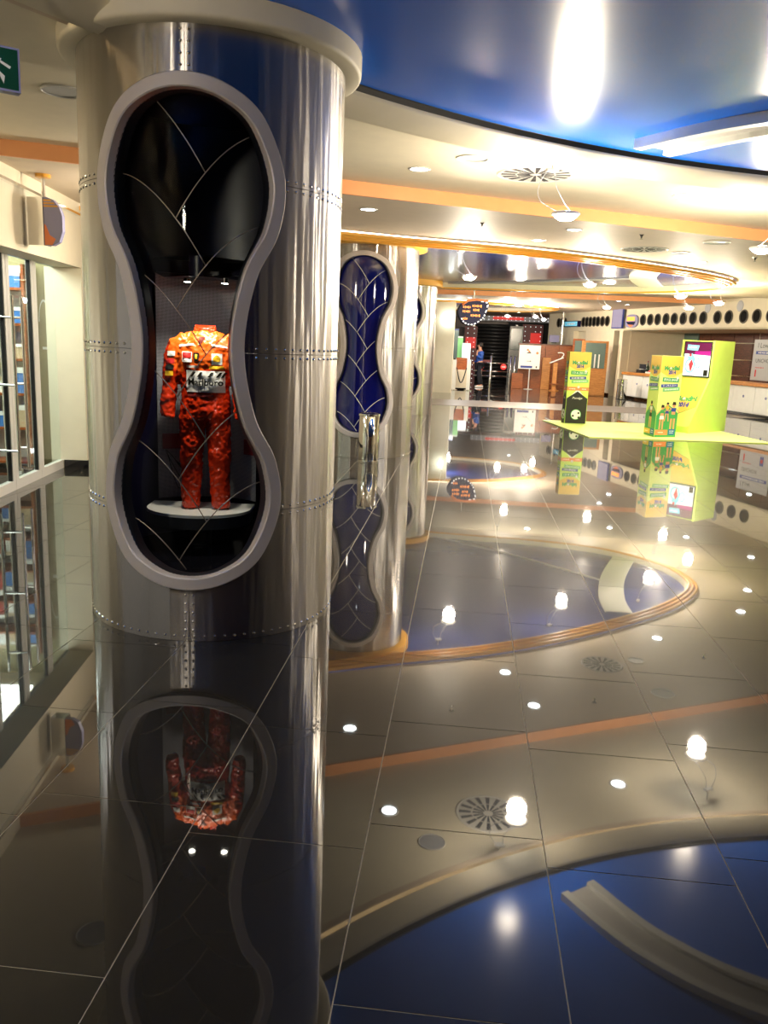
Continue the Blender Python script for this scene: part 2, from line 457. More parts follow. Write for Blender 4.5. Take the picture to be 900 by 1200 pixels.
# large round blue stretch ceiling over the camera side of the hall
mb = MB(); mb.add([(DC[0], DC[1], 3.2)] + [(x, y, 3.2) for x, y in circ(DR)], [(0, 1 + (i + 1) % 160, 1 + i) for i in range(160)])
dome = tag(mb.build('stretch_ceiling', 'blue_stretch', origin=(DC[0], DC[1], 3.2)), 'glossy blue round stretch ceiling above the nearest steel column', 'ceiling panel')
dm = thing('dome_cornice', 'cream curved cornice with black gap around the big blue ceiling', 'cornice', (DC[0], DC[1], 3.08))
c3 = (DC[0], DC[1], 0)
MB().lathe([(DR - 0.01, 3.205), (DR + 0.03, 3.205), (DR + 0.045, 3.17), (DR + 0.08, 3.17)], 160, c3).build('shadow_gap', 'black_gap', dm, smooth=True)
MB().lathe([(DR + 0.04, 3.20), (DR + 0.045, 3.165), (DR + 0.06, 3.15), (DR + 0.21, 3.075), (DR + 0.25, 3.07), (DR + 0.26, 3.085), (DR + 0.26, 3.19)], 160, c3).build('cornice_band', 'ceiling_cream', dm, smooth=True)
MB().lathe([(DR + 0.36, 3.185), (DR + 0.355, 3.125), (DR + 0.40, 3.115), (DR + 0.43, 3.125), (DR + 0.44, 3.185)], 160, c3).build('bead_moulding', 'ceiling_beige', dm, smooth=True)
MB().lathe([(DR + 0.275, 3.178), (DR + 0.275, 3.165), (DR + 0.30, 3.165), (DR + 0.30, 3.178)], 160, c3).build('cove_strip', 'cove_glow', dm)
# white curved trough crossing the blue ceiling
a0 = Vector((1.30, 6.72)); a1 = Vector((1.85, 6.05)); a2 = Vector((2.75, 5.55)); a3 = Vector((4.6, 5.1)); a4 = Vector((7.2, 5.3))
path = crom([a0, a1, a2, a3, a4], 8)
tr = thing('ceiling_trough', 'white curved light trough crossing the near blue ceiling', 'light trough', (a0.x, a0.y, 3.12))
mb = MB(); mb.sweep(path, [(-0.2, 3.2), (-0.2, 3.13), (-0.12, 3.13), (-0.12, 3.2)]); mb.build('trough_rail', 'white_paint', tr)
mb = MB(); mb.sweep(path, [(0.12, 3.2), (0.12, 3.13), (0.2, 3.13), (0.2, 3.2)]); mb.build('trough_rail', 'white_paint', tr)
mb = MB(); mb.sweep(path, [(-0.12, 3.17), (0.12, 3.17)]); mb.build('trough_bed', 'alu_white', tr)

# gold ring with its blue inlay
def gold_ring(name, path, closed, z0, label, blue_label, blue_mat, outline):
    g = thing(name, label, 'ceiling trim', (path[len(path) // 2][0], path[len(path) // 2][1], z0))
    for k in range(3):
        mb = MB(); oo = 0.02 + 0.082 * k; zz = z0 + 0.03 - 0.018 * k
        mb.sweep(path, [(oo - 0.024, zz + 0.03), (oo - 0.026, zz), (oo - 0.014, zz - 0.018), (oo + 0.014, zz - 0.018), (oo + 0.026, zz), (oo + 0.024, zz + 0.03)], closed)
        mb.build('gold_rail', 'gold_paint', g, smooth=True)
    mb = MB(); mb.sweep(path, [(0.0, z0 + 0.052), (0.19, z0 + 0.022)], closed); mb.build('rail_backing', 'gold_dark', g, smooth=True)
    mb = MB(); mb.sweep(path, [(0.18, z0 + 0.05), (0.20, z0 + 0.0), (0.24, z0 + 0.05), (0.26, z0 + 0.13)], closed); mb.build('inner_fascia', 'ceiling_cream', g, smooth=True)
    mb = MB(); mb.sweep(path, [(0.06, z0 + 0.066), (0.06, z0 + 0.082), (0.085, z0 + 0.082), (0.085, z0 + 0.066), (0.06, z0 + 0.066)], closed); mb.build('cove_strip', 'cove_glow', g)
    mb = sheet([outline], z0 + 0.115)
    return g, tag(mb.build(name.replace('ring_trim', 'stretch_ceiling'), blue_mat), blue_label, 'ceiling panel')
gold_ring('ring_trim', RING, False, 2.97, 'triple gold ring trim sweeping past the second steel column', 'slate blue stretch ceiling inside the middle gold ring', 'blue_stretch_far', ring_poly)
R3 = crom([(-4, 29.2), (0, 29.0), (2.2, 30.2), (3.4, 32), (2.6, 34.4), (0, 35.4), (-4, 35.4), (-6, 32)], 8, True)
sheet([[(XL, 26.0), (XR, 26.0), (XR, YF), (XL, YF)], R3], ZD).build('ceiling_field', 'ceiling_beige', ce)
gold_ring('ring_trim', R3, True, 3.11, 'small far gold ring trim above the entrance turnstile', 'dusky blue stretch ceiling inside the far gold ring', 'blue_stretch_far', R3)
# white crescent and thin seam on the middle blue ceiling
cr = [onz(*p, -3.16) for p in ((736, 652), (720, 680), (718, 705), (727, 724))]
path = crom([(p.x, p.y) for p in cr], 8)
mb = MB(); mb.sweep(path, [(-0.28, 3.088), (-0.28, 3.06), (-0.22, 3.05), (0.16, 3.05), (0.22, 3.06), (0.22, 3.088)])
tag(mb.build('ceiling_crescent', 'white_paint', smooth=True), 'white crescent shaped trough on the middle blue ceiling', 'light trough')
cr = [onz(*p, -3.16) for p in ((503, 632), (590, 652), (660, 672), (722, 690))]
tag(MB().tube([(p.x, p.y, 3.07) for p in crom([(p.x, p.y, 0) for p in cr], 6) for p in [Vector(p)]], 0.022, 6).build('ceiling_seam', 'alu_white'), 'thin pale bar curving across the middle blue ceiling', 'ceiling bar')

# ------------------------------------------------------------------ walls
D0, D1 = Vector((-4.48, 7.45)), Vector((-4.78, 9.34))
dd = (D1 - D0).normalized(); dl = Vector((-dd.y, dd.x)); 
if dl.x > 0: dl = -dl                                    # towards the shop
J = Vector((-4.50, 9.38))                                # outer corner of the jamb
fr = lambda s: J - dd * s                                # along the fascia front, back towards the camera
zs = online(88, 312, J, J - dd).z
zd = zs + 0.04
wl = struct(MB().prism([tuple(J), tuple(fr(18)), tuple(fr(18) + dl * 0.3), tuple(J + dl * 0.3)], zs, ZA + 0.02).build('wall_left', 'cream_paint'))
MB().prism([tuple(J), tuple(J + dd * 0.25), tuple(J + dd * 0.25 + dl * 0.42), tuple(J + dl * 0.42)], 0, zs).build('door_jamb', 'cream_paint', wl)
MB().prism([tuple(J), tuple(J + dd * 24), tuple(J + dd * 24 + dl * 0.3), tuple(J + dd * 0.0 + dl * 0.3)], zs - 0.0, ZA).build('upper_wall', 'cream_paint', wl)
MB().prism([tuple(J + dd * 0.25), tuple(J + dd * 24), tuple(J + dd * 24 + dl * 0.3), tuple(J + dd * 0.25 + dl * 0.3)], 0, zs).build('lower_wall', 'cream_paint', wl)
a = J - dl * 0.012 - dd * 0.012
struct(MB().prism([tuple(a), tuple(J - dl * 0.012 + dd * 8), tuple(J + dd * 8), tuple(J + dd * .0), tuple(J + dl * 0.27), tuple(J + dl * .27 - dd * .012)], 0.0, 0.10).build('baseboard_left', 'black_gloss'))
tag(MB().prism([tuple(J - dd * s_ - dl * (0.05 if e else 0.0)) for s_, e in ((0.1, 0), (9, 0), (9, 1), (0.1, 1))], 2.905, 2.93).build('picture_rail', 'chrome'), 'slim metal rail running along the left cream fascia', 'rail')
# right wall with the refreshment counter
WA, WB = onz(735, 467), onz(900, 492); WA = Vector((WA.x, WA.y)); WB = Vector((WB.x, WB.y))
wd = (WB - WA).normalized(); wn = Vector((wd.y, -wd.x)); wn = wn if wn.x > 0 else -wn    # away from the hall
def WP(s, dep=0.0, z=0.0): q = WA + wd * s + wn * dep; return Vector((q.x, q.y, z))
def wprism(mb, s0, s1, d0, d1, z0, z1):
    return mb.prism([tuple(WP(s, e).xy) for s, e in ((s0, d0), (s1, d0), (s1, d1), (s0, d1))], z0, z1)
def ws(px, py): q = online(px, py, WA, WB); return (Vector((q.x, q.y)) - WA) @ wd, q.z
S_END = 15.0
def ws_d(px, py, dep):
    a, b = WP(0, dep), WP(1, dep); q = online(px, py, a, b); return (Vector((q.x, q.y)) - WA) @ wd, q.z
W0_ = -7.7
wr = struct(wprism(MB(), W0_, S_END, 0, 0.25, 2.44, 3.4).build('wall_right', 'cream_paint'))
sA, sB, sC, sD = ws(728, 430)[0], ws(724, 430)[0], ws(716, 430)[0], ws(683, 430)[0]
sE = ws(669, 430)[0]
wprism(MB(), W0_, sE, 0, 0.25, 0, 2.44).build('lower_wall', 'cream_paint', wr)
wprism(MB(), sD, sC, 0, 0.25, 0, 2.44).build('lower_wall', 'cream_paint', wr)
wprism(MB(), sB, sA, -0.06, 0.25, 0, 2.44).build('pilaster', 'cream_paint', wr)
wprism(MB(), sC, sB, 0.9, 1.0, 0, 2.44).build('slot_back', 'olive_wall', wr)
wprism(MB(), sE - 0.1, sD + 0.1, 0.2, 0.25, 0, 2.44).build('recess_back', 'cream_paint', wr)
wprism(MB(), sA - 0.1, sA + 0.02, 0.25, 2.6, 0, 2.44).build('return_wall', 'cream_paint', wr)
wprism(MB(), sA, S_END, 2.5, 2.6, 0, 3.0).build('alcove_back', 'wood_dark', wr)
wprism(MB(), sA, S_END, 0.0, 2.6, 2.44, 2.5).build('alcove_soffit', 'cream_paint', wr)
s1 = ws(757, 420)[0]
_a, _b = WP(0, 1.5), WP(1, 1.5); _q = online(757, 420, _a, _b); s1 = (Vector((_q.x, _q.y)) - WA) @ wd
wprism(MB(), sA, s1, 1.5, 1.58, 0, 2.44).build('cream_screen', 'cream_paint', wr)
struct(wprism(MB(), sD, sC, -0.012, 0.0, 0, 0.09).build('baseboard_right', 'black_gloss'))
struct(MB().prism([tuple(WP(S_END).xy), (XR, WP(S_END).y - 3), (XR, YB), (XR + 0.2, YB), (XR + 0.2, YF), tuple(WP(S_END, 0.25).xy)], 0, 3.4).build('wall_side', 'cream_paint'))
struct(MB().box((3.5, YB - 0.1, 1.7), (23, 0.2, 3.4)).build('wall_back', 'brown_panel'))
struct(MB().box((3.5, YF, 1.7), (24, 0.2, 3.4)).build('wall_far', 'brown_panel'))
# portholes in the upper wall
pts = [(701, 377), (706.3, 377), (712, 377), (753.8, 375), (762.4, 374.5), (771, 374), (780.7, 373.6), (790.4, 373), (801, 372.7), (812.4, 372.3),
       (824.4, 371.8), (841, 371.8), (854.4, 371.3), (872, 370.7), (887.3, 370), (904, 369.5), (684, 378), (688, 378), (692, 378), (696.5, 377.5), (655, 380), (658.5, 380), (662, 380)]
P0 = None
for px, py in pts:
    s_, z_ = ws(px, py); c = WP(s_, 0.0, 2.80)
    if P0 is None:
        mb = MB(); mb.lathe([(0.165, 0.0), (0.195, 0.0), (0.20, 0.012), (0.19, 0.03), (0.17, 0.03), (0.16, 0.012), (0.16, -0.01)], 24)
        mg = MB(); mg.lathe([(0.162, 0.006), (0.08, 0.012), (0.0, 0.014)], 24)
        def orient(mb):
            mb.v = [tuple(Vector((wd.x, wd.y, 0)) * p[0] + Vector((0, 0, 1)) * p[1] - Vector((wn.x, wn.y, 0)) * p[2]) for p in mb.v]; return mb
        P0 = orient(mb).build('porthole', 'porthole_rim', wr, smooth=True); G0 = orient(mg).build('porthole_glass', 'porthole_dark', P0, smooth=True)
        P0.data.transform(Matrix.Translation(WLOC['wall_right'])); G0.data.transform(Matrix.Translation(WLOC['wall_right']))
        P0.location = c - WLOC['wall_right']
    else:
        o = copy_tree(P0, wr); o.location = c - WLOC['wall_right']
# two small round grilles higher up
for px, py in ((830, 357), (868, 354.5)):
    s_, z_ = ws(px, py)
    mb = MB(); mb.lathe([(0.0, 0.012), (0.14, 0.012), (0.16, 0.0)], 20)
    mb.v = [tuple(Vector((wd.x, wd.y, 0)) * p[0] + Vector((0, 0, 1)) * p[1] - Vector((wn.x, wn.y, 0)) * p[2] + WP(s_, 0, min(z_, 3.1))) for p in mb.v]
    mb.build('speaker_grille', 'poster_grey', wr)

# ================================================================== STEEL COLUMNS
CR, CTOP = 0.7306, 3.09
_half = [(0.0, 2.87), (15.5, 2.83), (29.5, 2.70), (38.3, 2.43), (36.0, 2.17), (26.8, 1.93), (22.3, 1.585)]
_right = _half + [(a, 3.17 - z) for a, z in _half[-2::-1]]
_ctrl = [(R2(a) * CR, z) for a, z in _right] + [(-R2(a) * CR, z) for a, z in _right[-2:0:-1]]
CONT = crom(_ctrl, 8, True)                       # outer outline of the peanut frame, (arc length, height)
def inside(x, y, p=CONT):
    c = False; j = len(p) - 1
    for i in range(len(p)):
        if (p[i][1] > y) != (p[j][1] > y) and x < (p[j][0] - p[i][0]) * (y - p[i][1]) / (p[j][1] - p[i][1]) + p[i][0]: c = not c
        j = i
    return c
def offset(P, dist):                              # towards the inside (the outline runs clockwise)
    out = []
    for i in range(len(P)):
        a, b = np.array(P[i - 1]), np.array(P[(i + 1) % len(P)]); t = (b - a) / np.linalg.norm(b - a)
        n = np.array([t[1], -t[0]]); out.append(tuple(np.array(P[i]) + n * dist))
    return out
if not inside(*offset(CONT, 0.02)[20]): _sg = -1
else: _sg = 1
INNER = offset(CONT, 0.068 * _sg)
MIDC = offset(CONT, 0.03 * _sg)
cyl = lambda s, z, r: (r * math.sin(s / CR), -r * math.cos(s / CR), z)      # s is arc length on the skin; faces -y

def panel_mesh(a0, a1, z0, z1, name):
    g = 0.0012; s0, s1 = R2(a0) * CR + g, R2(a1) * CR - g; z0 += g; z1 -= g
    V = []; E = []
    ns = max(2, int((a1 - a0) / 4)); nz = max(2, int((z1 - z0) / 0.14))
    idx = {}
    for i in range(ns + 1):
        for j in range(nz + 1):
            x, z = s0 + (s1 - s0) * i / ns, z0 + (z1 - z0) * j / nz
            idx[i, j] = len(V); V.append(Vector((x, z)))
    for i in range(ns): E += [(idx[i, 0], idx[i + 1, 0]), (idx[i, nz], idx[i + 1, nz])]
    for j in range(nz): E += [(idx[0, j], idx[0, j + 1]), (idx[ns, j], idx[ns, j + 1])]
    o = len(V); V += [Vector(p) for p in MIDC]; n = len(MIDC); E += [(o + i, o + (i + 1) % n) for i in range(n)]
    r = delaunay_2d_cdt(V, E, [], 0, 1e-6)
    fs = []
    for f in r[2]:
        cx = sum(r[0][i].x for i in f) / len(f); cy = sum(r[0][i].y for i in f) / len(f)
        if s0 < cx < s1 and z0 < cy < z1 and not inside(cx, cy, MIDC): fs.append(tuple(f))
    used = sorted({i for f in fs for i in f}); re = {k: i for i, k in enumerate(used)}
    vs = [cyl(r[0][k].x, r[0][k].y, CR) for k in used]
    me = bpy.data.meshes.new(name); me.from_pydata(vs, [], [tuple(re[i] for i in f) for f in fs])
    me.materials.append(MATS['column_steel']); me.shade_smooth(); me.update()
    me.normals_split_custom_set_from_vertices([Vector((v[0], v[1], 0)).normalized() for v in vs])
    return me
SEAMS = [0.0, 0.72, 1.565, 2.41, CTOP]
PANELS = [panel_mesh(a, b, SEAMS[i], SEAMS[i + 1], 'steel_panel') for i in range(4) for a, b in ((-180, 0), (0, 180))]
mb = MB()
def rivet(s, z):
    c = Vector(cyl(s, z, CR - 0.001)); n = Vector((c.x, c.y, 0)).normalized(); u = Vector((-n.y, n.x, 0)); k = 6; vs = []
    for rr, h in ((0.0085, 0.0), (0.006, 0.005)):
        vs += [c + u * (rr * math.cos(2 * math.pi * i / k)) + Vector((0, 0, rr * math.sin(2 * math.pi * i / k))) + n * h for i in range(k)]
    vs.append(c + n * 0.0068)
    mb.add(vs, [(i, (i + 1) % k, k + (i + 1) % k, k + i) for i in range(k)] + [(k + i, k + (i + 1) % k, 2 * k) for i in range(k)])
GROW = offset(CONT, -0.02 * _sg)
for z in (0.72, 1.565, 2.41):
    for e in (-0.023, 0.023):
        for i in range(-24, 25):
            s = R2(i * 4.3 + 2.15) * CR
            if not inside(s, z + e, GROW): rivet(s, z + e)
for i in range(-26, 27): rivet(R2(i * 4.3 + 2.15) * CR, 0.03)
for e in (-0.02, 0.02):
    for q in range(4): rivet(e, 2.905 + 0.052 * q)
    for q in range(5): rivet(e, 0.265 - 0.05 * q)
RIV = mb
def frame_sweep(prof):
    """profile: (inward offset, radius)"""
    cs = [offset(CONT, p[0] * _sg) for p in prof]; n = len(CONT); k = len(prof); vs = []
    for i in range(n): vs += [cyl(cs[q][i][0], cs[q][i][1], prof[q][1]) for q in range(k)]
    f = [(i * k + q, ((i + 1) % n) * k + q, ((i + 1) % n) * k + q + 1, i * k + q + 1) for i in range(n) for q in range(k - 1)]
    return MB().add(vs, f)
FRAME = frame_sweep([(0, CR - 0.01), (0, CR + 0.030), (0.005, CR + 0.036), (0.062, CR + 0.036), (0.068, CR + 0.030), (0.068, CR - 0.02)])
REVEAL = frame_sweep([(0.068, CR - 0.015), (0.068, 0.645), (0.05, 0.645)])
def curved_fill(r, inset, name, m, parent):
    P = offset(CONT, inset * _sg); V = [Vector(p) for p in P]; n = len(P); E = [(i, (i + 1) % n) for i in range(n)]
    for i in range(-12, 13):
        for j in range(26):
            x, z = i * 0.045, 0.3 + j * 0.1
            if inside(x, z, P): V.append(Vector((x, z)))
    q = delaunay_2d_cdt(V, E, [], 0, 1e-6)
    def ccw(f):
        a, b, c_ = [q[0][i] for i in f[:3]]; return tuple(f) if (b.x - a.x) * (c_.y - a.y) - (c_.x - a.x) * (b.y - a.y) > 0 else tuple(f)[::-1]
    fs = [ccw(f) for f in q[2] if inside(sum(q[0][i].x for i in f) / len(f), sum(q[0][i].y for i in f) / len(f), P)]
    o = MB().add([cyl(p.x, p.y, r) for p in q[0]], fs).build(name, m, parent, smooth='all'); return o
def arcs():
    out = []
    for k in range(-1, 8):
        ze = 2.44 - 0.445 * k                # right-hand node this left arc ends on
        out.append([(7.0 - t, ze + 0.0200 * t - 0.000225 * t * t) for t in [i * 1.6 for i in range(33)]])
        zr = 2.215 - 0.445 * k                      # left-hand node this right arc ends on
        if k >= 0: out.append([(-6.0 + t, zr + 0.0200 * t - 0.000225 * t * t) for t in [i * 1.6 for i in range(33)]])
    return out
def column(name, x, y, th, label, blue):
    c = thing(name, label, 'column', (x, y, 0), R2(th), 'riveted steel columns in a row', local=True)
    for me in PANELS:
        o = bpy.data.objects.new('steel_panel', me); COL.objects.link(o); o.parent = c
    o = RIV.build('rivets', 'chrome', c); o['kind'] = 'stuff'
    FRAME.build('peanut_frame', 'frame_grey', c, smooth=True)
    REVEAL.build('frame_reveal', 'reveal_dark', c, smooth='all')
    gl = curved_fill(0.652, 0.055, 'curved_glass', 'blue_glass' if blue else 'clear_glass', c)
    LIM = offset(CONT, 0.062 * _sg)
    for A in arcs():
        seg = [cyl(R2(a) * CR, z, 0.657) for a, z in A if inside(R2(a) * CR, z, LIM)]
        if len(seg) > 2: MB().tube(seg, 0.0042 if blue else 0.003, 6).build('glass_strip', 'strip_metal' if not blue else 'white_paint', gl, smooth='all')
    if blue:
        for k in (c, ):
            MB().lathe([(0.60, 0.0), (0.60, 3.0)], 32).build('inner_lining', 'niche_navy', c)
    if blue: MB().lathe([(CR + 0.002, 2.955), (CR + 0.10, 2.955), (CR + 0.115, 2.965), (CR + 0.115, CTOP + 0.05)], 64).build('gold_drum', 'gold_paint', c, smooth=True)
    mb = MB(); mb.lathe([(CR - 0.02, CTOP + 0.0), (CR + 0.004, CTOP - 0.004), (CR + 0.02, CTOP + 0.0), (CR + 0.075, CTOP - 0.002), (CR + 0.088, CTOP + 0.008), (CR + 0.092, CTOP + 0.022), (CR + 0.092, CTOP + 0.4)], 64)
    mb.build('capital', 'ceiling_cream' if not blue else 'gold_paint', c, smooth=True)
    return c
C1 = column('steel_column', -1.4974, 4.827, 6.2, 'nearest riveted steel column with a racing suit behind peanut shaped glass', False)
column('steel_column', -1.4974, 12.25, 1.5, 'second steel column with a navy blue peanut panel, behind the polished bin', True)
column('steel_column', -1.4974, 19.75, 1.5, 'third steel column, mostly hidden behind the second one', True)

# ------------------------------------------------------------------ the display niche inside the first column
TH = R2(6.2)
mb = MB(); r_ = 0.635
mb.lathe([(r_, 0.31), (r_, 2.95)], 48, (0, 0, 0), -math.pi / 2 + R2(52), 1.5 * math.pi - R2(52)); mb.build('niche_lining', 'niche_navy', C1, smooth='all')
MB().lathe([(0.0, 0.315), (0.64, 0.315)], 48).build('niche_floor', 'niche_floor', C1)
MB().lathe([(0.0, 2.94), (0.64, 2.94)], 48).build('niche_roof', 'niche_navy', C1)
mb = MB(); mb.lathe([(0.0, 2.93), (0.03, 2.93), (0.045, 2.938)], 16, (0, -0.62, -0.075)); mb.build('frame_downlight', 'chrome', C1, smooth=True)
def nloc(x, y, z): return Matrix.Rotation(TH, 3, 'Z') @ Vector((x, y, 0)) + Vector((-1.4974, 4.827, z))
SX = -0.13
# display stand: plinth with white half disc, curved perforated back panel, lamp box
st = thing('display_stand', 'dark plinth with white curved shelf and perforated back panel behind the suit', 'display stand', nloc(0, 0, 0.32), TH, local=True)
def el(a, b, y0, n=28): return [(SX + a * math.cos(math.pi + math.pi * i / n), y0 + b * math.sin(math.pi + math.pi * i / n)) for i in range(n + 1)]
ZS = 0.55 - 0.32
MB().prism(el(0.33, 0.27, 0.16) + [(SX + 0.33, 0.32), (SX - 0.33, 0.32)], ZS, ZS + 0.018).build('white_shelf', 'white_disc', st)
MB().prism(el(0.32, 0.26, 0.16) + [(SX + 0.32, 0.31), (SX - 0.32, 0.31)], ZS - 0.075, ZS - 0.002).build('plinth', 'reveal_dark', st)
MB().cyl((SX, 0.2, 0.0), 0.07, ZS - 0.07, 20).build('plinth_stem', 'reveal_dark', st)
me = MB(); n = 30; R_ = 0.475; vs = []; uvs = []
for i in range(n + 1):
    a = R2(-43 + 86 * i / n)
    for z in (ZS + 0.018, 2.03 - 0.32): vs.append((SX + R_ * math.sin(a), 0.05 + R_ * math.cos(a), z)); uvs.append((R_ * a / 0.0072, z / 0.0072))
me.add(vs, [(2 * i, 2 * i + 2, 2 * i + 3, 2 * i + 1) for i in range(n)])
bk = me.build('back_panel', 'perforated_metal', st, smooth='all')
ul = bk.data.uv_layers.new(name='UVMap')
for lp in bk.data.loops: ul.data[lp.index].uv = uvs[lp.vertex_index]
mb = MB(); mb.lathe([(0.06, 1.67), (0.06, 1.79), (0.48, 1.79), (0.48, 1.71), (0.34, 1.67), (0.06, 1.67)], 30, (SX, 0.05, 0), math.pi / 2 - R2(45), math.pi / 2 + R2(45)); mb.build('lamp_box', 'niche_navy', st, smooth=True)
for e in (-0.085, 0.145):
    p = Vector((SX + e, 0.24, 1.645)); MB().cyl(p, 0.024, 0.03, 14).build('spot_can', 'chrome', st, smooth=True)
    MB().lathe([(0.0, -0.004), (0.021, -0.002)], 14, p).build('spot_lens', 'niche_bulb', st)
    ld = bpy.data.lights.new('niche_spot', 'SPOT'); ld.energy = 12.0; ld.color = (1.0, 0.88, 0.72); ld.spot_size = R2(100); ld.spot_blend = 0.8; ld.shadow_soft_size = 0.02
    lo = bpy.data.objects.new('niche_spot', ld); COL.objects.link(lo); lo.parent = st; lo.location = (SX + e, -0.09, 1.63)
    lo.rotation_euler = (R2(16), 0, 0)
for sx, z0, wdt in ((-0.235, 0.95, 0.14), (0.275, 0.93, 0.09)):                        # small red plaques on the back panel
    MB().box((SX + sx, 0.05 + math.sqrt(R_ ** 2 - sx ** 2) - 0.02, z0 - 0.32), (wdt, 0.006, 0.10), -math.asin(sx / R_) * 0.9).build('red_plaque', 'red_plaque', st)
mb = MB(); sc = [(-0.27, 0.95), (-0.21, 0.72), (-0.16, 0.80), (-0.28, 0.98), (-0.19, 0.78), (-0.12, 0.75), (-0.22, 0.90), (-0.14, 0.82)]
mb.tube([(SX + x, 0.05 + math.sqrt(R_ ** 2 - x ** 2) - 0.006, z - 0.32 - 0.09) for x, z in crom(sc, 5)], 0.0022, 5); mb.build('signature', 'print_black', st)

# ------------------------------------------------------------------ the racing suit: one body grown on a skeleton, wrinkled
su = thing('racing_suit', 'orange red quilted racing suit with sponsor patches on the white shelf', 'racing suit', nloc(-0.083, 0.12, 0.572), TH, local=True); su.scale = (1.08, 1.06, 1.08)
def loft(mb, rings, n=20):
    """rings: (centre, half width, half depth, axis tilt x)"""
    vs = []
    for c, a, b in rings:
        vs += [(c[0] + a * math.cos(2 * math.pi * i / n), c[1] + b * math.sin(2 * math.pi * i / n), c[2]) for i in range(n)]
    m = len(rings)
    mb.add(vs, [(i * n + k, i * n + (k + 1) % n, (i + 1) * n + (k + 1) % n, (i + 1) * n + k) for i in range(m - 1) for k in range(n)] + [tuple(range(n))[::-1], tuple((m - 1) * n + k for k in range(n))])
mb = MB()
loft(mb, [((0, 0, 0.53), 0.142, 0.075), ((0, 0, 0.58), 0.146, 0.08), ((0, 0, 0.64), 0.136, 0.078), ((0, 0, 0.70), 0.138, 0.078), ((0, 0, 0.78), 0.152, 0.082), ((0, 0, 0.86), 0.160, 0.083), ((0, 0, 0.93), 0.162, 0.078),
           ((0, 0.004, 0.975), 0.150, 0.066), ((0, 0.006, 1.00), 0.105, 0.055), ((0, 0.006, 1.015), 0.06, 0.045)])
for sg in (-1, 1):
    loft(mb, [((sg * 0.088, 0.0, 0.0), 0.050, 0.046), ((sg * 0.089, 0, 0.03), 0.054, 0.05), ((sg * 0.086, 0, 0.15), 0.056, 0.052), ((sg * 0.082, 0, 0.28), 0.062, 0.058), ((sg * 0.077, 0, 0.42), 0.068, 0.066), ((sg * 0.072, 0, 0.53), 0.074, 0.072), ((sg * 0.07, 0, 0.60), 0.07, 0.07)])
    mb.tube([(sg * 0.105, 0.006, 0.962), (sg * 0.150, 0.004, 0.935), (sg * 0.180, 0.0, 0.86), (sg * 0.196, -0.004, 0.74), (sg * 0.206, -0.012, 0.62), (sg * 0.210, -0.025, 0.53)], [0.052, 0.056, 0.052, 0.046, 0.042, 0.040], 16)
body = mb.build('overalls', 'suit_red', su, smooth='all')
rm = body.modifiers.new('weld', 'REMESH'); rm.mode = 'VOXEL'; rm.voxel_size = 0.0065; rm.use_smooth_shade = True
sm = body.modifiers.new('smooth', 'SMOOTH'); sm.iterations = 4; sm.factor = 0.5
for nm, tp, size, st_ in (('folds', 'CLOUDS', 0.08, 0.022), ('quilt', 'CLOUDS', 0.019, 0.014)):
    tx = bpy.data.textures.new(nm, tp); tx.noise_scale = size; tx.noise_depth = 1
    dm_ = body.modifiers.new(nm, 'DISPLACE'); dm_.texture = tx; dm_.strength = st_; dm_.mid_level = 0.5; dm_.texture_coords = 'LOCAL'
# put the displaced body into real mesh data so patches can be laid onto it
dg = bpy.context.evaluated_depsgraph_get(); ev = body.evaluated_get(dg)
me = bpy.data.meshes.new_from_object(ev); body.modifiers.clear(); old = body.data; body.data = me; me.materials.clear(); 
for q in ('suit_red', 'suit_orange'): me.materials.append(MATS[q])
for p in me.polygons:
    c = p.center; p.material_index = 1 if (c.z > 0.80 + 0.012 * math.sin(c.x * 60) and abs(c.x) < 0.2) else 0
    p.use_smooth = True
from mathutils.bvhtree import BVHTree
BV = BVHTree.FromPolygons([v.co.copy() for v in me.vertices], [tuple(p.vertices) for p in me.polygons])
def front_y(x, z):
    h = BV.ray_cast(Vector((x, -1, z)), Vector((0, 1, 0)))
    return h[0].y if h[0] is not None else 0.0
def patch(poly_fn, name, m, off=0.004, nu=10, nv=8, parent=su):
    """grid laid on the front of the suit; poly_fn(u,v) -> (x,z)"""
    mb = MB(); vs = []
    for i in range(nu + 1):
        for j in range(nv + 1):
            x, z = poly_fn(i / nu, j / nv); vs.append((x, front_y(x, z) - off, z))
    k = nv + 1
    mb.add(vs, [(i * k + j, (i + 1) * k + j, (i + 1) * k + j + 1, i * k + j + 1) for i in range(nu) for j in range(nv)])
    return mb.build(name, m, parent, smooth='all')
rect = lambda x0, x1, z0, z1: (lambda u, v: (x0 + (x1 - x0) * u, z0 + (z1 - z0) * v))
def suit_text(parent, body_, size, x, z, m, off, rot=0.0, name='lettering', **kw):
    vs, fs = text_poly(body_, size, **kw); mb = MB(); pts = []
    for p in vs:
        xx = x + p[0] * math.cos(rot) - p[1] * math.sin(rot); zz = z + p[0] * math.sin(rot) + p[1] * math.cos(rot)
        pts.append((xx, front_y(xx, zz) - off, zz))
    mb.add(pts, fs); return mb.build(name, m, parent)
cp = patch(rect(-0.092, 0.122, 0.68, 0.80), 'chest_patch', 'print_white', 0.005, 16, 12)
suit_text(cp, 'Marlboro', 0.052, 0.015, 0.735, 'print_black', 0.009, bold=0.0015)
for i, x in enumerate((-0.07, -0.03, 0.03, 0.075, 0.1)):
    patch((lambda x_: lambda u, v: (x_ + 0.014 * u + 0.02 * v, 0.765 + 0.028 * v))(x), 'patch_fleck', 'print_black', 0.008, 2, 4, cp)
p = patch(rect(-0.118, -0.058, 0.845, 0.902), 'square_badge', 'print_white', 0.005, 6, 6)
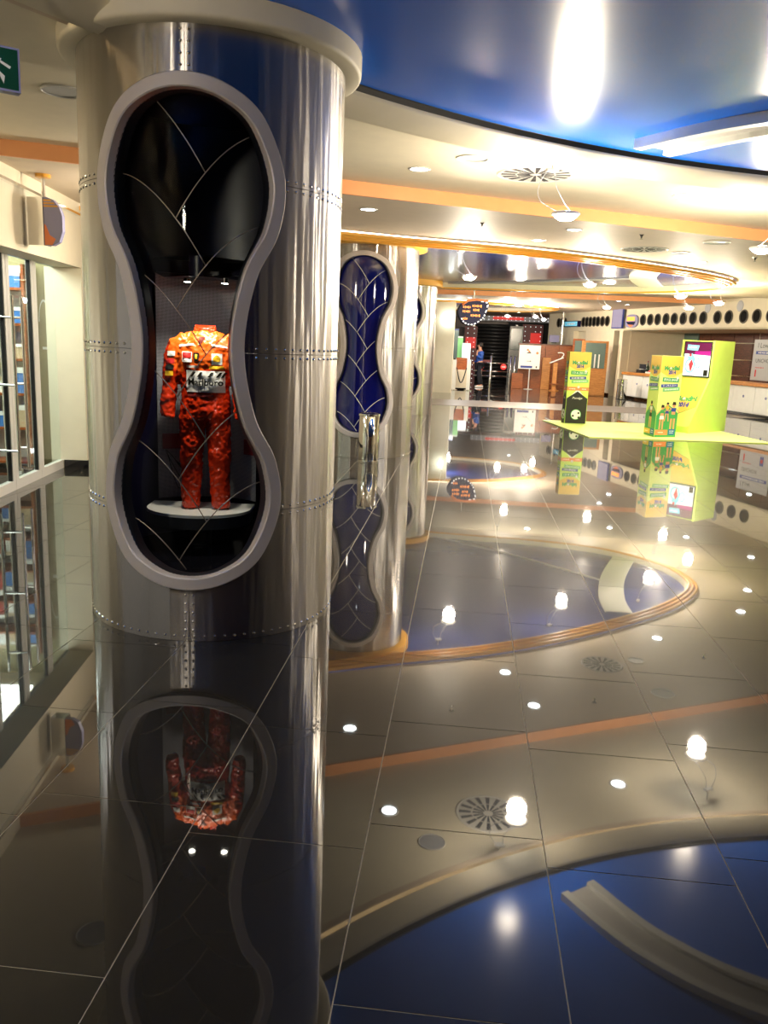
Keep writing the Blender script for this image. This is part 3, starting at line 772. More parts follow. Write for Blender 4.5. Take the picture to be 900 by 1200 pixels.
patch(rect(-0.114, -0.062, 0.868, 0.898), 'badge_roof', 'print_red', 0.008, 6, 5, p); suit_text(p, 'Marlboro', 0.013, -0.088, 0.853, 'print_black', 0.009)
p = patch(lambda u, v: (-0.033 + 0.036 * (u - 0.5) * (1 - 0.5 * (1 - v) ** 3), 0.852 + 0.046 * v), 'shield_badge', 'print_black', 0.005, 6, 6)
patch(lambda u, v: (-0.033 + 0.012 * (u - 0.5), 0.864 + 0.026 * v), 'badge_emblem', 'yellow_badge', 0.008, 3, 4, p)
p = patch(rect(0.052, 0.108, 0.835, 0.897), 'white_badge', 'print_white', 0.005, 6, 6)
patch(lambda u, v: (0.08 + 0.040 * (u - 0.5) * math.sin(math.pi * (0.25 + 0.7 * v)), 0.852 + 0.036 * v), 'badge_shell', 'yellow_badge', 0.008, 6, 6, p)
patch(rect(0.04, 0.115, 0.812, 0.828), 'name_tape', 'yellow_badge', 0.005, 8, 3)
patch(rect(-0.09, -0.02, 0.815, 0.828), 'name_tape', 'print_white', 0.005, 8, 3)
for sg in (-1, 1): patch((lambda s_: lambda u, v: (s_ * (0.05 + 0.085 * u), 0.928 + 0.010 * v + 0.012 * (1 - u)))(sg), 'shoulder_stripe', 'print_white', 0.004, 8, 2)
for i, (z, m) in enumerate(((0.875, 'print_white'), (0.835, 'print_red'), (0.80, 'print_black'), (0.765, 'yellow_badge'))):
    patch((lambda zz: lambda u, v: (-0.212 + 0.045 * u + (0.012 * (zz - 0.8) / 0.1), zz + 0.026 * v))(z), 'sleeve_patch', m, 0.005, 5, 3)
mb = MB(); n = 24; vs = []
for i in range(n + 1):
    a = R2(-62 + 304 * i / n)
    for rr, z in ((0.058, 0.985), (0.062, 1.03), (0.056, 1.052), (0.048, 1.03), (0.046, 0.99)):
        vs.append((rr * math.cos(a), 0.008 + rr * 0.85 * math.sin(a), z - (0.02 if math.sin(a) < -0.4 else 0.0)))
mb.add(vs, [(i * 5 + k, (i + 1) * 5 + k, (i + 1) * 5 + k + 1, i * 5 + k + 1) for i in range(n) for k in range(4)])
mb.build('collar', 'suit_red', su, smooth='all')
patch(lambda u, v: (-0.02 + 0.034 * u * (1 - v), 0.93 + 0.055 * (1 - v)), 'neck_flap', 'suit_dark', 0.004, 4, 5)
patch(rect(-0.085, 0.06, 0.655, 0.668), 'waist_belt', 'suit_dark', 0.004, 10, 2)

# ================================================================== LEFT SHOP FRONT
def DP(s, dep=0.0, z=0.0): q = D0 + dd * s + dl * dep; return Vector((q.x, q.y, z))
def ds(px, py): q = online(px, py, D0, D1); return (Vector((q.x, q.y)) - D0) @ dd, q.z
def dprism(mb, s0, s1, d0, d1, z0, z1): return mb.prism([tuple(DP(s, e).xy) for s, e in ((s0, d0), (s1, d0), (s1, d1), (s0, d1))], z0, z1)
e1 = ds(75, 430)[0]; e2 = ds(44, 430)[0]; e3 = ds(12.5, 430)[0]; e4 = e3 - (e2 - e3) * 1.0; e5 = e4 - 1.6
zt = ds(68, 304)[1]
def glazed(name, s0, s1, kind_handle):
    fw = 0.075
    f = struct(dprism(MB(), s0 + 0.004, s1 - 0.004, 0.0, 0.06, 0.0, 0.10).build(name, 'alu_white'))
    dprism(MB(), s0 + 0.004, s0 + fw, 0.0, 0.06, 0.10, zt).build('stile', 'alu_white', f)
    dprism(MB(), s1 - fw, s1 - 0.004, 0.0, 0.06, 0.10, zt).build('stile', 'alu_white', f)
    dprism(MB(), s0 + fw, s1 - fw, 0.0, 0.06, zt - 0.09, zt).build('top_rail', 'alu_white', f)
    dprism(MB(), s0 + fw, s1 - fw, 0.025, 0.035, 0.10, zt - 0.09).build('glass_pane', 'shop_glass', f)
    for a, b in ((s0 + fw, s0 + fw + 0.012), (s1 - fw - 0.012, s1 - fw)): dprism(MB(), a, b, 0.01, 0.05, 0.10, zt - 0.09).build('rubber_seal', 'black_rubber', f)
    if kind_handle:
        sh = s0 + fw + 0.05 if kind_handle > 0 else s1 - fw - 0.05
        for dep in (-0.09, 0.13):
            b = DP(sh, dep); h = MB().tube([(b.x, b.y, 0.22), (b.x, b.y, 1.95)], 0.016, 12).build('pull_bar', 'polished_steel', f, smooth=True)
            for z in (0.42, 1.08, 1.74):
                q = DP(sh, 0.03); MB().tube([(b.x, b.y, z), (q.x, q.y, z)], 0.012, 10).build('standoff', 'polished_steel', h, smooth=True)
    return f
glazed('window_1', e2, e1, 0)
glazed('door_1', e3, e2, 1)
glazed('door_2', e4, e3, -1)
glazed('window_2', e5, e4, 0)
struct(dprism(MB(), e5 - 3, e1, -0.02, 0.08, zt + 0.004, zs + 0.25).build('trim_3', 'alu_white'))
# inside the shop
sh = struct(dprism(MB(), e5 - 2, e1 + 0.3, 2.6, 2.7, 0, 3.0).build('wall_shop', 'cream_paint'))
dprism(MB(), e1 + 0.05, e1 + 0.1, 0.08, 2.6, 0, 3.0).build('side_wall', 'olive_wall', sh)
dprism(MB(), e5 - 2, e1 + 0.1, 0.1, 2.7, 2.75, 2.8).build('shop_ceiling', 'cream_paint', sh)
dprism(MB(), e3, e1 - 0.4, 0.4, 1.6, 2.72, 2.745).build('light_panel', 'shop_light', sh)
dprism(MB(), e4 - 1.5, e4 - 0.3, 0.6, 1.2, 2.72, 2.745).build('light_panel', 'shop_light', sh)
# everything the panes show stands along the shop's end wall: an olive screen with a pale arch, then a shelf of goods
def dep_at(px, s_):
    q = online(px, 430, DP(s_), DP(s_, 1.0)); return (Vector((q.x, q.y)) - D0) @ dl
sc_ = (e2 + e1) / 2
dA = max(0.2, dep_at(46, e1)); dB = min(2.4, max(dA + 0.9, dep_at(2, e1)))
sw = tag(dprism(MB(), e1 - 0.01, e1 + 0.03, 0.12, dA, 0, 2.3).build('shop_screen', 'olive_wall'), 'olive screen with a pale arch behind the fixed shop pane', 'screen')
mb = MB(); rw_ = (dA - 0.12) * 0.36
ar = [(rw_ * math.cos(math.pi * i / 16), 0.26 * math.sin(math.pi * i / 16)) for i in range(17)]
o3 = DP(e1 - 0.012, (dA + 0.12) / 2, 1.72); mb.plate(o3, (-dl.x, -dl.y, 0), (0, 0, 1), [(x, z) for x, z in ar] + [(x * 0.88, z * 0.9) for x, z in ar[::-1]], 0.004, 0.002)
mb.build('arch_band', 'white_paint', sw)
dprism(MB(), e1 - 0.03, e1 - 0.011, 0.16, dA - 0.06, 1.40, 1.43).build('white_rail', 'white_paint', sw)
un = thing('shop_shelf', 'tall wooden shop shelf of goods behind the glass doors', 'shelf', DP(e1 - 0.12, (dA + dB) / 2))
BO = (0.06, 0.46, 0.86, 1.26, 1.66, 2.06)
for z in BO: dprism(MB(), e1 - 0.30, e1 + 0.02, dA + 0.06, dB - 0.03, z, z + 0.03).build('shelf_board', 'wood_panel', un)
for d_ in (dA + 0.03, dB - 0.03): dprism(MB(), e1 - 0.30, e1 + 0.02, d_, d_ + 0.03, 0, 2.35).build('upright', 'wood_panel', un)
dprism(MB(), e1 + 0.02, e1 + 0.035, dA + 0.03, dB, 0, 2.35).build('back_board', 'white_paint', un)
rng = random.Random(3); nm = {'shop_box_blue': 'blue', 'white_paint': 'white', 'shop_box_red': 'red', 'shop_box_tan': 'tan'}
for z, ln in zip(BO[1:], ('lowest', 'second lowest', 'middle', 'upper', 'topmost')):
    pal = ['shop_box_blue', 'white_paint', 'shop_box_red', 'shop_box_tan']; rng.shuffle(pal); stp = (dB - dA - 0.14) / 4
    for i, m in enumerate(pal):
        d0 = dA + 0.08 + stp * i; w_ = stp * rng.uniform(0.6, 0.88); h = rng.uniform(0.16, 0.32) if ln != 'topmost' else rng.uniform(0.12, 0.2); zz = z + 0.031
        g = thing('goods_box', '%s box of goods on the %s goods board of the shop shelf' % (nm[m], ln), 'box', DP(e1 - 0.18, d0 + w_ / 2, zz), group='goods on the shop shelf')
        dprism(MB(), e1 - 0.28, e1 - 0.06, d0, d0 + w_, zz, zz + h * 0.78).build('carton', m, g)
        dprism(MB(), e1 - 0.285, e1 - 0.055, d0 - 0.004, d0 + w_ + 0.004, zz + h * 0.78, zz + h).build('lid', 'white_paint' if m != 'white_paint' else 'shop_box_tan', g)
# umbrella-like black bundle at the pane foot
q = DP(sc_ - 0.12, 0.27); cb = thing('cable_coil', 'black cable coil on the floor behind the fixed pane', 'cable', q)
MB().tube([(q.x + (0.14 + 0.008 * (i % 5)) * math.cos(i * 0.5), q.y + (0.10 + 0.01 * (i % 3)) * math.sin(i * 0.5), 0.012 + 0.0012 * i) for i in range(50)], 0.012, 6).build('cable_loops', 'black_rubber', cb, smooth='all')
MB().box((q.x - 0.02, q.y - 0.13, 0.03), (0.06, 0.05, 0.06)).build('cable_plug', 'white_paint', cb)

# hanging shop sign on a short pole
p = ony(52, 250, 7.75); zc = ZB if step(p.x) < 7.75 else ZA
hs = thing('hanging_sign', 'mirrored box sign with gold striped blue face hanging by the left fascia', 'sign', (p.x, p.y, zc))
MB().cyl((p.x, p.y, zc - 0.03), 0.07, 0.03, 20).build('ceiling_plate', 'gold_paint', hs, smooth=True)
zt_, zb_ = ony(60, 233, 7.75).z, ony(60, 289, 7.75).z
MB().cyl((p.x, p.y, zt_ - 0.01), 0.018, zc - zt_, 14).build('pole', 'chrome', hs, smooth=True)
xl_ = ony(38, 250, 7.75).x; xm = ony(56.5, 250, 7.75).x; xr_ = ony(78, 250, 7.75).x
MB().box(((xl_ + xm) / 2, 7.72, (zt_ + zb_) / 2), (xm - xl_ - 0.004, 0.14, zt_ - zb_)).build('mirror_box', 'polished_steel', hs)
W_, H_ = xr_ - xm, zt_ - zb_
out = [(0, 0), (W_ * 0.45, 0), (W_ * 0.8, H_ * 0.08), (W_, H_ * 0.3), (W_, H_ * 0.62), (W_ * 0.85, H_ * 0.8), (W_ * 0.55, H_ * 0.95), (W_ * 0.2, H_), (0, H_)]
o3 = Vector((xm, 7.66, zb_)); U, V = (1, 0, 0), (0, 0, 1)
face = MB().plate(o3, U, V, out, 0.05).build('sign_face', 'sign_pale', hs)
mb = MB(); mb.mi = 0
for k in range(3): mb.plate(o3, U, V, [(0.004, H_ * (0.80 + 0.06 * k)), (W_ * (0.80 - 0.18 * k), H_ * (0.80 + 0.06 * k)), (W_ * (0.76 - 0.18 * k), H_ * (0.835 + 0.06 * k)), (0.004, H_ * (0.835 + 0.06 * k))], 0.002, 0.003)
mb.build('gold_stripes', 'gold_paint', face)
mb = MB(); mb.plate(o3, U, V, [(0.004, 0.004), (W_ * 0.42, 0.004), (W_ * 0.62, H_ * 0.14), (W_ * 0.3, H_ * 0.22), (W_ * 0.12, H_ * 0.42), (0.004, H_ * 0.45)], 0.002, 0.003); mb.build('orange_wave', 'print_orange', face)

# exit sign, cut by the left edge of the photograph
c = ony(-34, 74, 3.4); ex = thing('exit_sign', 'green emergency exit sign hanging at the upper left edge', 'exit sign', (c.x, c.y, ZA))
rz = R2(40); u = Vector((math.cos(rz), math.sin(rz), 0)); hh, wwd = 0.17, 0.36
MB().box((c.x, c.y, c.z), (wwd, 0.05, hh), rz).build('sign_case', 'sign_pale', ex)
o3 = Vector((c.x, c.y, c.z)) + Vector((u.y, -u.x, 0)) * 0.0255
fc = MB().plate(o3, u, (0, 0, 1), [(-wwd / 2 + .008, -hh / 2 + .008), (wwd / 2 - .008, -hh / 2 + .008), (wwd / 2 - .008, hh / 2 - .008), (-wwd / 2 + .008, hh / 2 - .008)], 0.002, 0.001).build('sign_face', 'sign_green', ex)
mb = MB()
man = [[(0.08, 0.04), (0.10, 0.04), (0.10, 0.06), (0.08, 0.06)], [(0.05, 0.0), (0.09, -0.01), (0.11, 0.035), (0.08, 0.035)], [(0.05, 0.0), (0.075, -0.005), (0.04, -0.055), (0.02, -0.05)], [(0.075, -0.005), (0.095, -0.01), (0.12, -0.03), (0.115, -0.06), (0.10, -0.03)], [(0.10, 0.03), (0.145, 0.01), (0.14, 0.0), (0.10, 0.02)],
       [(-0.14, 0.012), (-0.06, 0.012), (-0.06, 0.04), (-0.01, 0.0), (-0.06, -0.04), (-0.06, -0.012), (-0.14, -0.012)]]
for q in man: mb.plate(o3, u, (0, 0, 1), q, 0.001, 0.003)
mb.build('running_figure', 'print_white', fc)
for e in (-0.1, 0.1): MB().cyl(Vector((c.x, c.y, c.z + hh / 2)) + u * e, 0.006, 3.2 - c.z - hh / 2, 8).build('hanger', 'chrome', ex)

# ================================================================== LIGHTS
def lamp_proto():
    t = thing('cable_lamp', 'proto', 'lamp', (0, 0, 0), group='halogen lamps on bent wires', local=True)
    # origin at the head; the mount is 0.42 m above and 0.16 m to the side
    MB().box((-0.10, 0.14, 0.362), (0.10, 0.06, 0.026)).build('mount', 'alu_white', t, bevel=0.005)
    for e in (-1, 1):
        MB().tube(crom([(-0.10 + e * 0.035, 0.14, 0.36), (-0.13 + e * 0.07, 0.13, 0.25), (-0.10 + e * 0.10, 0.09, 0.12), (e * 0.055, 0.0, 0.015)], 6), 0.003, 6).build('bent_wire', 'poster_grey', t, smooth='all')
    MB().lathe([(0.07, -0.005), (0.09, -0.014), (0.118, 0.010), (0.112, 0.018), (0.07, 0.004)], 20).build('reflector_dish', 'alu_white', t, smooth='all')
    MB().lathe([(0.0, -0.045), (0.05, -0.040), (0.088, -0.016), (0.088, 0.008), (0.045, 0.028), (0.0, 0.036)], 16).build('halogen_bulb', 'bulb', t, smooth='all')
    ld = bpy.data.lights.new('lamp_light', 'POINT'); ld.energy = LAMP_W; ld.color = WARM; ld.shadow_soft_size = 0.09
    lo = bpy.data.objects.new('lamp_light', ld); COL.objects.link(lo); lo.parent = t; lo.location = (0, 0, -0.11)
    return t
LP = lamp_proto()
lamps = [((0.73, 7.05, 2.72), 'cable lamp hanging below the big round vent in front of the blue ceiling', 0.2),
         ((2.80, 8.60, 2.69), 'cable lamp at the far right edge of the photograph', -2.6),
         ((-0.03, 12.34, 2.63), 'cable lamp hanging just right of the second steel column', 0.4),
         ((1.89, 13.70, 2.69), 'cable lamp under the near edge of the middle gold ring', 0.9),
         ((3.76, 15.55, 2.68), 'cable lamp under the right half of the middle gold ring', 1.2),
         ((3.43, 21.47, 2.74), 'cable lamp hanging behind the middle gold ring, above the black and yellow tower', 0.5),
         ((4.95, 19.59, 2.70), 'lower cable lamp at the right tip of the middle gold ring', 1.0),
         ((4.94, 17.28, 2.69), 'upper cable lamp beside the right tip of the middle gold ring', -0.5),
         ((1.25, 21.64, 2.73), 'cable lamp hanging below the far orange ceiling step', 0.3),
         ((1.35, 29.6, 2.73), 'left cable lamp of the far gold ring', 0.3),
         ((2.35, 29.9, 2.76), 'middle cable lamp of the far gold ring', 0.9),
         ((-3.1, 8.2, 2.66), 'cable lamp hidden behind the nearest column, added to light the shop front', 0.4),  # extra lamp, placed out of sight to brighten the door jamb
         ((-2.05, 1.3, 2.70), 'cable lamp at the left edge of the big blue ceiling, added unseen to light the nearest column', 1.5),  # added out of view for light and a bright streak on the column
         ((6.0, 8.3, 2.70), 'added cable lamp outside the right edge of view', -2.6),  # added beyond the frame as extra light along the dome edge
         ((10.5, 6.2, 2.70), 'added unseen cable lamp on the far right side of the big blue ceiling', -2.2),  # also an added lamp out of view, brightening the blue ceiling
         ((2.75, 31.2, 2.72), 'right cable lamp of the far gold ring', 1.3)]
for i, (p, lab, rz) in enumerate(lamps):
    o = LP if i == 0 else copy_tree(LP)
    o.location = p; o.rotation_euler.z = rz; o['label'] = lab; o.name = 'cable_lamp' if i == 0 else 'cable_lamp.%03d' % i
    x, y, z = p; top = z + 0.375
    mx_, my_ = x + (-0.10 * math.cos(rz) - 0.14 * math.sin(rz)), y + (-0.10 * math.sin(rz) + 0.14 * math.cos(rz))
    if math.hypot(mx_ - DC[0], my_ - DC[1]) < DR: cz = 3.2
    elif my_ < step(mx_): cz = ZA
    elif my_ < 20.9: cz = 3.085 if inside(mx_, my_, RING) else ZB
    elif my_ < 26: cz = ZC
    else: cz = 3.225 if inside(mx_, my_, R3) else ZD
    if cz - top > 0.004:
        WLOC[o.name] = Vector((0, 0, 0)); MB().tube([(-0.10, 0.14, 0.37), (-0.10, 0.14, cz - z)], 0.008, 8).build('stem', 'alu_white', o)

_q = [o for o in bpy.data.objects if o.get('label', '').startswith('cable lamp hidden')][0]
for ch in _q.children:
    if ch.type == 'LIGHT': ch.data = ch.data.copy(); ch.data.energy = 24.0; _dim = ch.data
_q = [o for o in bpy.data.objects if o.get('label', '').startswith('cable lamp at the left edge')][0]
for ch in _q.children:
    if ch.type == 'LIGHT': ch.data = ch.data.copy(); ch.data.energy = 38.0
def down_proto():
    t = thing('downlight', 'proto', 'downlight', (0, 0, 0), group='recessed ceiling downlights', local=True)
    MB().lathe([(0.075, -0.002), (0.082, -0.008), (0.10, -0.006), (0.105, 0.0), (0.105, 0.004)], 24).build('bezel', 'alu_white', t, smooth='all')
    MB().lathe([(0.0, -0.003), (0.078, -0.003)], 24).build('lens', 'downlight_glow', t)
    ld = bpy.data.lights.new('downlight_beam', 'SPOT'); ld.energy = DOWN_W; ld.color = COOL; ld.spot_size = R2(110); ld.spot_blend = 0.7; ld.shadow_soft_size = 0.09
    lo = bpy.data.objects.new('downlight_beam', ld); COL.objects.link(lo); lo.parent = t; lo.location = (0, 0, -0.02)
    return t
DWN = down_proto()
rz_ = lambda px, py, z: onz(px, py, -z)
downs = [((-0.52, 7.73, ZA), 'downlight in the cream ceiling just right of the nearest column'),
         ((-1.16, 9.26, ZB), 'downlight between the orange step and the gold ring, beside the nearest column'),
         ((1.19, 10.36, ZB), 'downlight right behind the lamp below the big vent'),
         ((2.02, 8.70, ZA), 'downlight in the cream ceiling right of the big vent')]
for (px, py), lab in (((592, 788), 'downlight close to the near edge of the middle gold ring'), ((770, 748), 'downlight beside the small round vents at the gold ring'),
                      ((868, 717), 'downlight right of the gold ring tip'), ((876, 692), 'second downlight right of the gold ring tip'), ((880, 653), 'downlight before the portholed wall')):
    q = onz(px, py, -ZB); downs.append(((q.x, q.y, ZB if q.y < 20.9 else ZC), lab))
for x, y, lab in ((1.99, 22.6, 'downlight behind the far edge of the middle gold ring'), (4.4, 23.4, 'downlight before the far orange step'), (0.0, 27.6, 'left downlight past the far orange step'),
                  (5.2, 28.4, 'downlight near the bin by the counter'), (2.2, 37.5, 'downlight above the far turnstile'), (4.6, 26.6, 'added downlight past the far orange step before the portholes'), (6.4, 22.8, 'added downlight before the long white counter'), (-2.9, 2.0, 'added unseen downlight over the floor at the shop front'),  # portholed wall, long counter and shop front downlights are added to brighten them
                  (-3.2, -2.5, 'added unseen downlight behind the camera')):  # added out of view to light the camera side of the hall
    z = ZC if 20.9 < y < 26 else (ZD if y >= 26 else ZA); downs.append(((x, y, z), lab))
for s_, lab in ((1.2, 'added downlight under the alcove soffit above the far counter'), (6.0, 'added downlight under the alcove soffit behind the kiosk'), (9.6, 'added downlight under the alcove soffit above the long counter')):  # added under the soffit to brighten the alcove and its counters
    q = WP(s_, 1.1, 2.438); downs.append((tuple(q), lab))
for i, (p, lab) in enumerate(downs):
    o = DWN if i == 0 else copy_tree(DWN)
    o.location = p; o['label'] = lab; o.name = 'downlight' if i == 0 else 'downlight.%03d' % i

def vent(p, r, label, small=False):
    t = thing('ceiling_vent', label, 'vent', p, group='round ceiling vents', local=True)
    MB().lathe([(0, -0.002), (r, -0.002)], 32).build('vent_plate', 'alu_white' if not small else 'poster_grey', t)
    MB().lathe([(r * 0.97, -0.003), (r * 1.0, -0.010), (r * 1.05, -0.006), (r * 1.06, 0.003)], 32).build('vent_rim', 'alu_white', t, smooth='all')
    if not small:
        n = 16
        for i in range(n):
            a = 2 * math.pi * i / n
            for r0, r1, w0, w1 in ((0.16, 0.50, 0.014, 0.030), (0.55, 0.93, 0.032, 0.046)):
                u = Vector((math.cos(a), math.sin(a), 0)); v = Vector((-u.y, u.x, 0)); z = Vector((0, 0, -0.004))
                vs = [u * (r * r0) - v * w0 * r * 1.6 + z, u * (r * r1) - v * w1 * r * 1.6 + z, u * (r * r1) + v * w1 * r * 1.6 + z, u * (r * r0) + v * w0 * r * 1.6 + z]
                MB().add([p_ + Vector((0, 0, 0)) for p_ in vs] + [p_ + Vector((0, 0, 0.003)) for p_ in vs], [(3, 2, 1, 0), (0, 1, 5, 4), (1, 2, 6, 5), (2, 3, 7, 6), (3, 0, 4, 7)]).build('vent_slot', 'reveal_dark', t)
    return t
vent((0.52, 7.85, ZA), 0.33, 'big round slotted vent in the cream ceiling near the blue ceiling')
vent((-0.05, 7.25, ZA), 0.13, 'small plain round grille beside the big slotted vent', True)
q = onz(755, 292, ZB); vent((q.x, q.y, ZB), 0.30, 'round slotted vent beside the near edge of the gold ring')
q = onz(840, 284, ZB); vent((q.x, q.y, ZB), 0.16, 'small round grille by the orange step at right', True)
q = onz(798, 296, ZB); vent((q.x, q.y, ZB), 0.12, 'small round grille next to the slotted vent by the gold ring', True)
q = onz(75, 107, ZA); vent((q.x, q.y, ZA), 0.14, 'small round grille left of the nearest column', True)
def sprinkler(p, label):
    t = thing('sprinkler', label, 'sprinkler', p, group='ceiling sprinklers', local=True)
    MB().lathe([(0.0, -0.05), (0.008, -0.05), (0.012, -0.03), (0.02, -0.006), (0.035, 0.0)], 12).build('sprinkler_body', 'chrome', t, smooth='all')
    MB().lathe([(0.0, -0.058), (0.022, -0.056), (0.022, -0.052), (0, -0.052)], 10).build('deflector', 'chrome', t)
for px, py, lab in ((565, 261, 'sprinkler above the lamp beside the second column'), (752, 275, 'sprinkler left of the slotted vent by the gold ring'), (885, 302, 'sprinkler near the right tip of the gold ring')):
    q = onz(px, py, ZB); sprinkler((q.x, q.y, ZB), lab)

# ================================================================== MIDDLE OF THE HALL
# polished bin in front of the second column
q = onz(431, 540); bn = thing('litter_bin', 'polished steel cylinder bin before the second column', 'bin', (q.x, q.y, 0))
MB().lathe([(0.0, 0.012), (0.142, 0.012), (0.145, 0.03), (0.145, 0.66), (0.141, 0.665), (0.12, 0.655), (0.0, 0.60)], 40, q).build('bin_body', 'polished_steel', bn, smooth=True)
MB().lathe([(0.0, 0.0), (0.15, 0.0), (0.15, 0.014), (0.0, 0.016)], 40, q).build('bin_foot', 'chrome', bn, smooth=True)
MB().lathe([(0.146, 0.635), (0.152, 0.64), (0.152, 0.668), (0.140, 0.67)], 40, q).build('bin_rim', 'chrome', bn, smooth=True)
# lime platform
m0, m1, m2 = onz(636, 493), onz(690, 513), onz(905, 520.5); m3 = m0 + (m2 - m1)
tag(MB().prism([(p.x, p.y) for p in (m0, m1, m2, m3)], 0.0, 0.02).build('display_platform', 'lime_light', bevel=0.004), 'thin lime green display platform on the dark floor', 'platform')
ZP = 0.02
class Art:
    """flat print on one face: frame origin o (lower left), u right, v up"""
    def __init__(s, o, u, v): s.o, s.u, s.v = Vector(o), Vector(u).normalized(), Vector(v).normalized(); s.by = {}; s.lay = 0
    def mb(s, m): s.by.setdefault(m, MB()); return s.by[m]
    def poly(s, m, pts, lay): s.mb(m).plate(s.o, s.u, s.v, pts, 0.0012, 0.0012 + 0.0012 * lay)
    def rect(s, m, x, y, w_, h, lay, rot=0.0):
        c, sn = math.cos(rot), math.sin(rot)
        s.poly(m, [(x + a * c - b * sn, y + a * sn + b * c) for a, b in ((-w_ / 2, -h / 2), (w_ / 2, -h / 2), (w_ / 2, h / 2), (-w_ / 2, h / 2))], lay)
    def disc(s, m, x, y, r, lay, n=16, sy=1.0): s.poly(m, [(x + r * math.cos(2 * math.pi * i / n), y + r * sy * math.sin(2 * math.pi * i / n)) for i in range(n)], lay)
    def text(s, m, body, size, x, y, lay, rot=0.0, **kw): put_text(s.mb(m), body, size, s.o, s.u, s.v, (x, y), 0.0016 + 0.0012 * lay, rot, **kw)
    def ticks(s, m, x, y, w_, h, lay, n=7, rot=0.0):
        for i in range(n):
            t = (i + 0.5) / n - 0.5; hh = h * (0.75, 1.0, 0.6, 0.9)[i % 4]
            s.rect(m, x + t * w_ * math.cos(rot), y + t * w_ * math.sin(rot), w_ / n * (0.62, 0.4, 0.7)[i % 3], hh, lay, rot)
    def done(s, name, parent):
        mb = MB(); ms = []
        for m, b in s.by.items():
            mb.mi = len(ms); ms.append(m); mb.add(b.v, b.f)
        return mb.build(name, ms, parent)
def ball_mark(A, x, y, r, lay):
    A.disc('print_black', x, y, r * 1.1, lay); A.disc('print_white', x, y, r, lay + 1)
    for k in range(3): A.disc('print_black', x + r * 0.5 * math.cos(k * 2.1 + 0.6), y + r * 0.5 * math.sin(k * 2.1 + 0.6), r * 0.24, lay + 2, 6)
def upper_art(A, W, H, dates):
    A.poly('banner_yellow', [(0.005, H - 0.005), (W - 0.005, H - 0.005), (W - 0.005, H * 0.80), (W * 0.62, H * 0.745), (W * 0.36, H * 0.745), (0.005, H * 0.80)], 0)
    A.text('print_green', 'Mondial', H * 0.07, W * 0.5, H * 0.852, 1, 0.03, bold=0.007, width=W * 0.70)
    A.text('print_blue', '2014', H * 0.06, W * 0.52, H * 0.80, 1, 0.02, bold=0.006, width=W * 0.34)
    ball_mark(A, W * 0.44, H * 0.853, H * 0.014, 2)
    A.rect('print_green', W * 0.5, H * 0.71, W * 0.76, H * 0.052, 2, -0.03); A.text('print_white', dates[0], H * 0.044, W * 0.5, H * 0.71, 3, -0.03, width=W * 0.64)
    A.rect('print_blue', W * 0.46, H * 0.64, W * 0.76, H * 0.038, 2, 0.05); (A.text('print_white', dates[1], H * 0.034, W * 0.46, H * 0.64, 3, 0.05, width=W * 0.62) if dates[1] else A.ticks('print_white', W * .46, H * .64, W * .6, H * .018, 3, 11, 0.05))
    A.rect('print_pale_green', W * 0.56, H * 0.595, W * 0.78, H * 0.046, 2, 0.07); A.ticks('print_white', W * .56, H * .595, W * .62, H * .016, 3, 12, 0.07)
    ball_mark(A, W * 0.80, H * 0.735, H * 0.016, 3)
def player(A, x, y, h, W, top, short, lean=0.0, lay=3):
    sk = 'print_skin'; k = h
    for e in (-1, 1):
        A.poly(sk, [(x + e * 0.02 * k, y + 0.45 * k), (x + e * 0.10 * k, y + 0.44 * k), (x + e * (0.10 + lean) * k, y), (x + e * (0.04 + lean) * k, y)], lay)
        A.poly(sk, [(x + e * 0.09 * k, y + 0.76 * k), (x + e * 0.12 * k, y + 0.70 * k), (x + e * (0.24 + lean) * k, y + 0.60 * k), (x + e * (0.25 + lean) * k, y + 0.64 * k)], lay)
    A.poly(short, [(x - 0.11 * k, y + 0.40 * k), (x + 0.11 * k, y + 0.40 * k), (x + 0.09 * k, y + 0.54 * k), (x - 0.09 * k, y + 0.54 * k)], lay + 1)
    A.poly(sk, [(x - 0.075 * k, y + 0.53 * k), (x + 0.075 * k, y + 0.53 * k), (x + 0.08 * k, y + 0.66 * k), (x - 0.08 * k, y + 0.66 * k)], lay)
    A.poly(top, [(x - 0.09 * k, y + 0.64 * k), (x + 0.09 * k, y + 0.64 * k), (x + 0.10 * k, y + 0.77 * k), (x - 0.10 * k, y + 0.77 * k)], lay + 1)
    A.disc(sk, x, y + 0.86 * k, 0.065 * k, lay, 12, 1.25); A.poly('hair_dark', [(x - 0.08 * k, y + 0.87 * k), (x + 0.08 * k, y + 0.87 * k), (x + 0.06 * k, y + 0.97 * k), (x - 0.05 * k, y + 0.98 * k)], lay + 1)
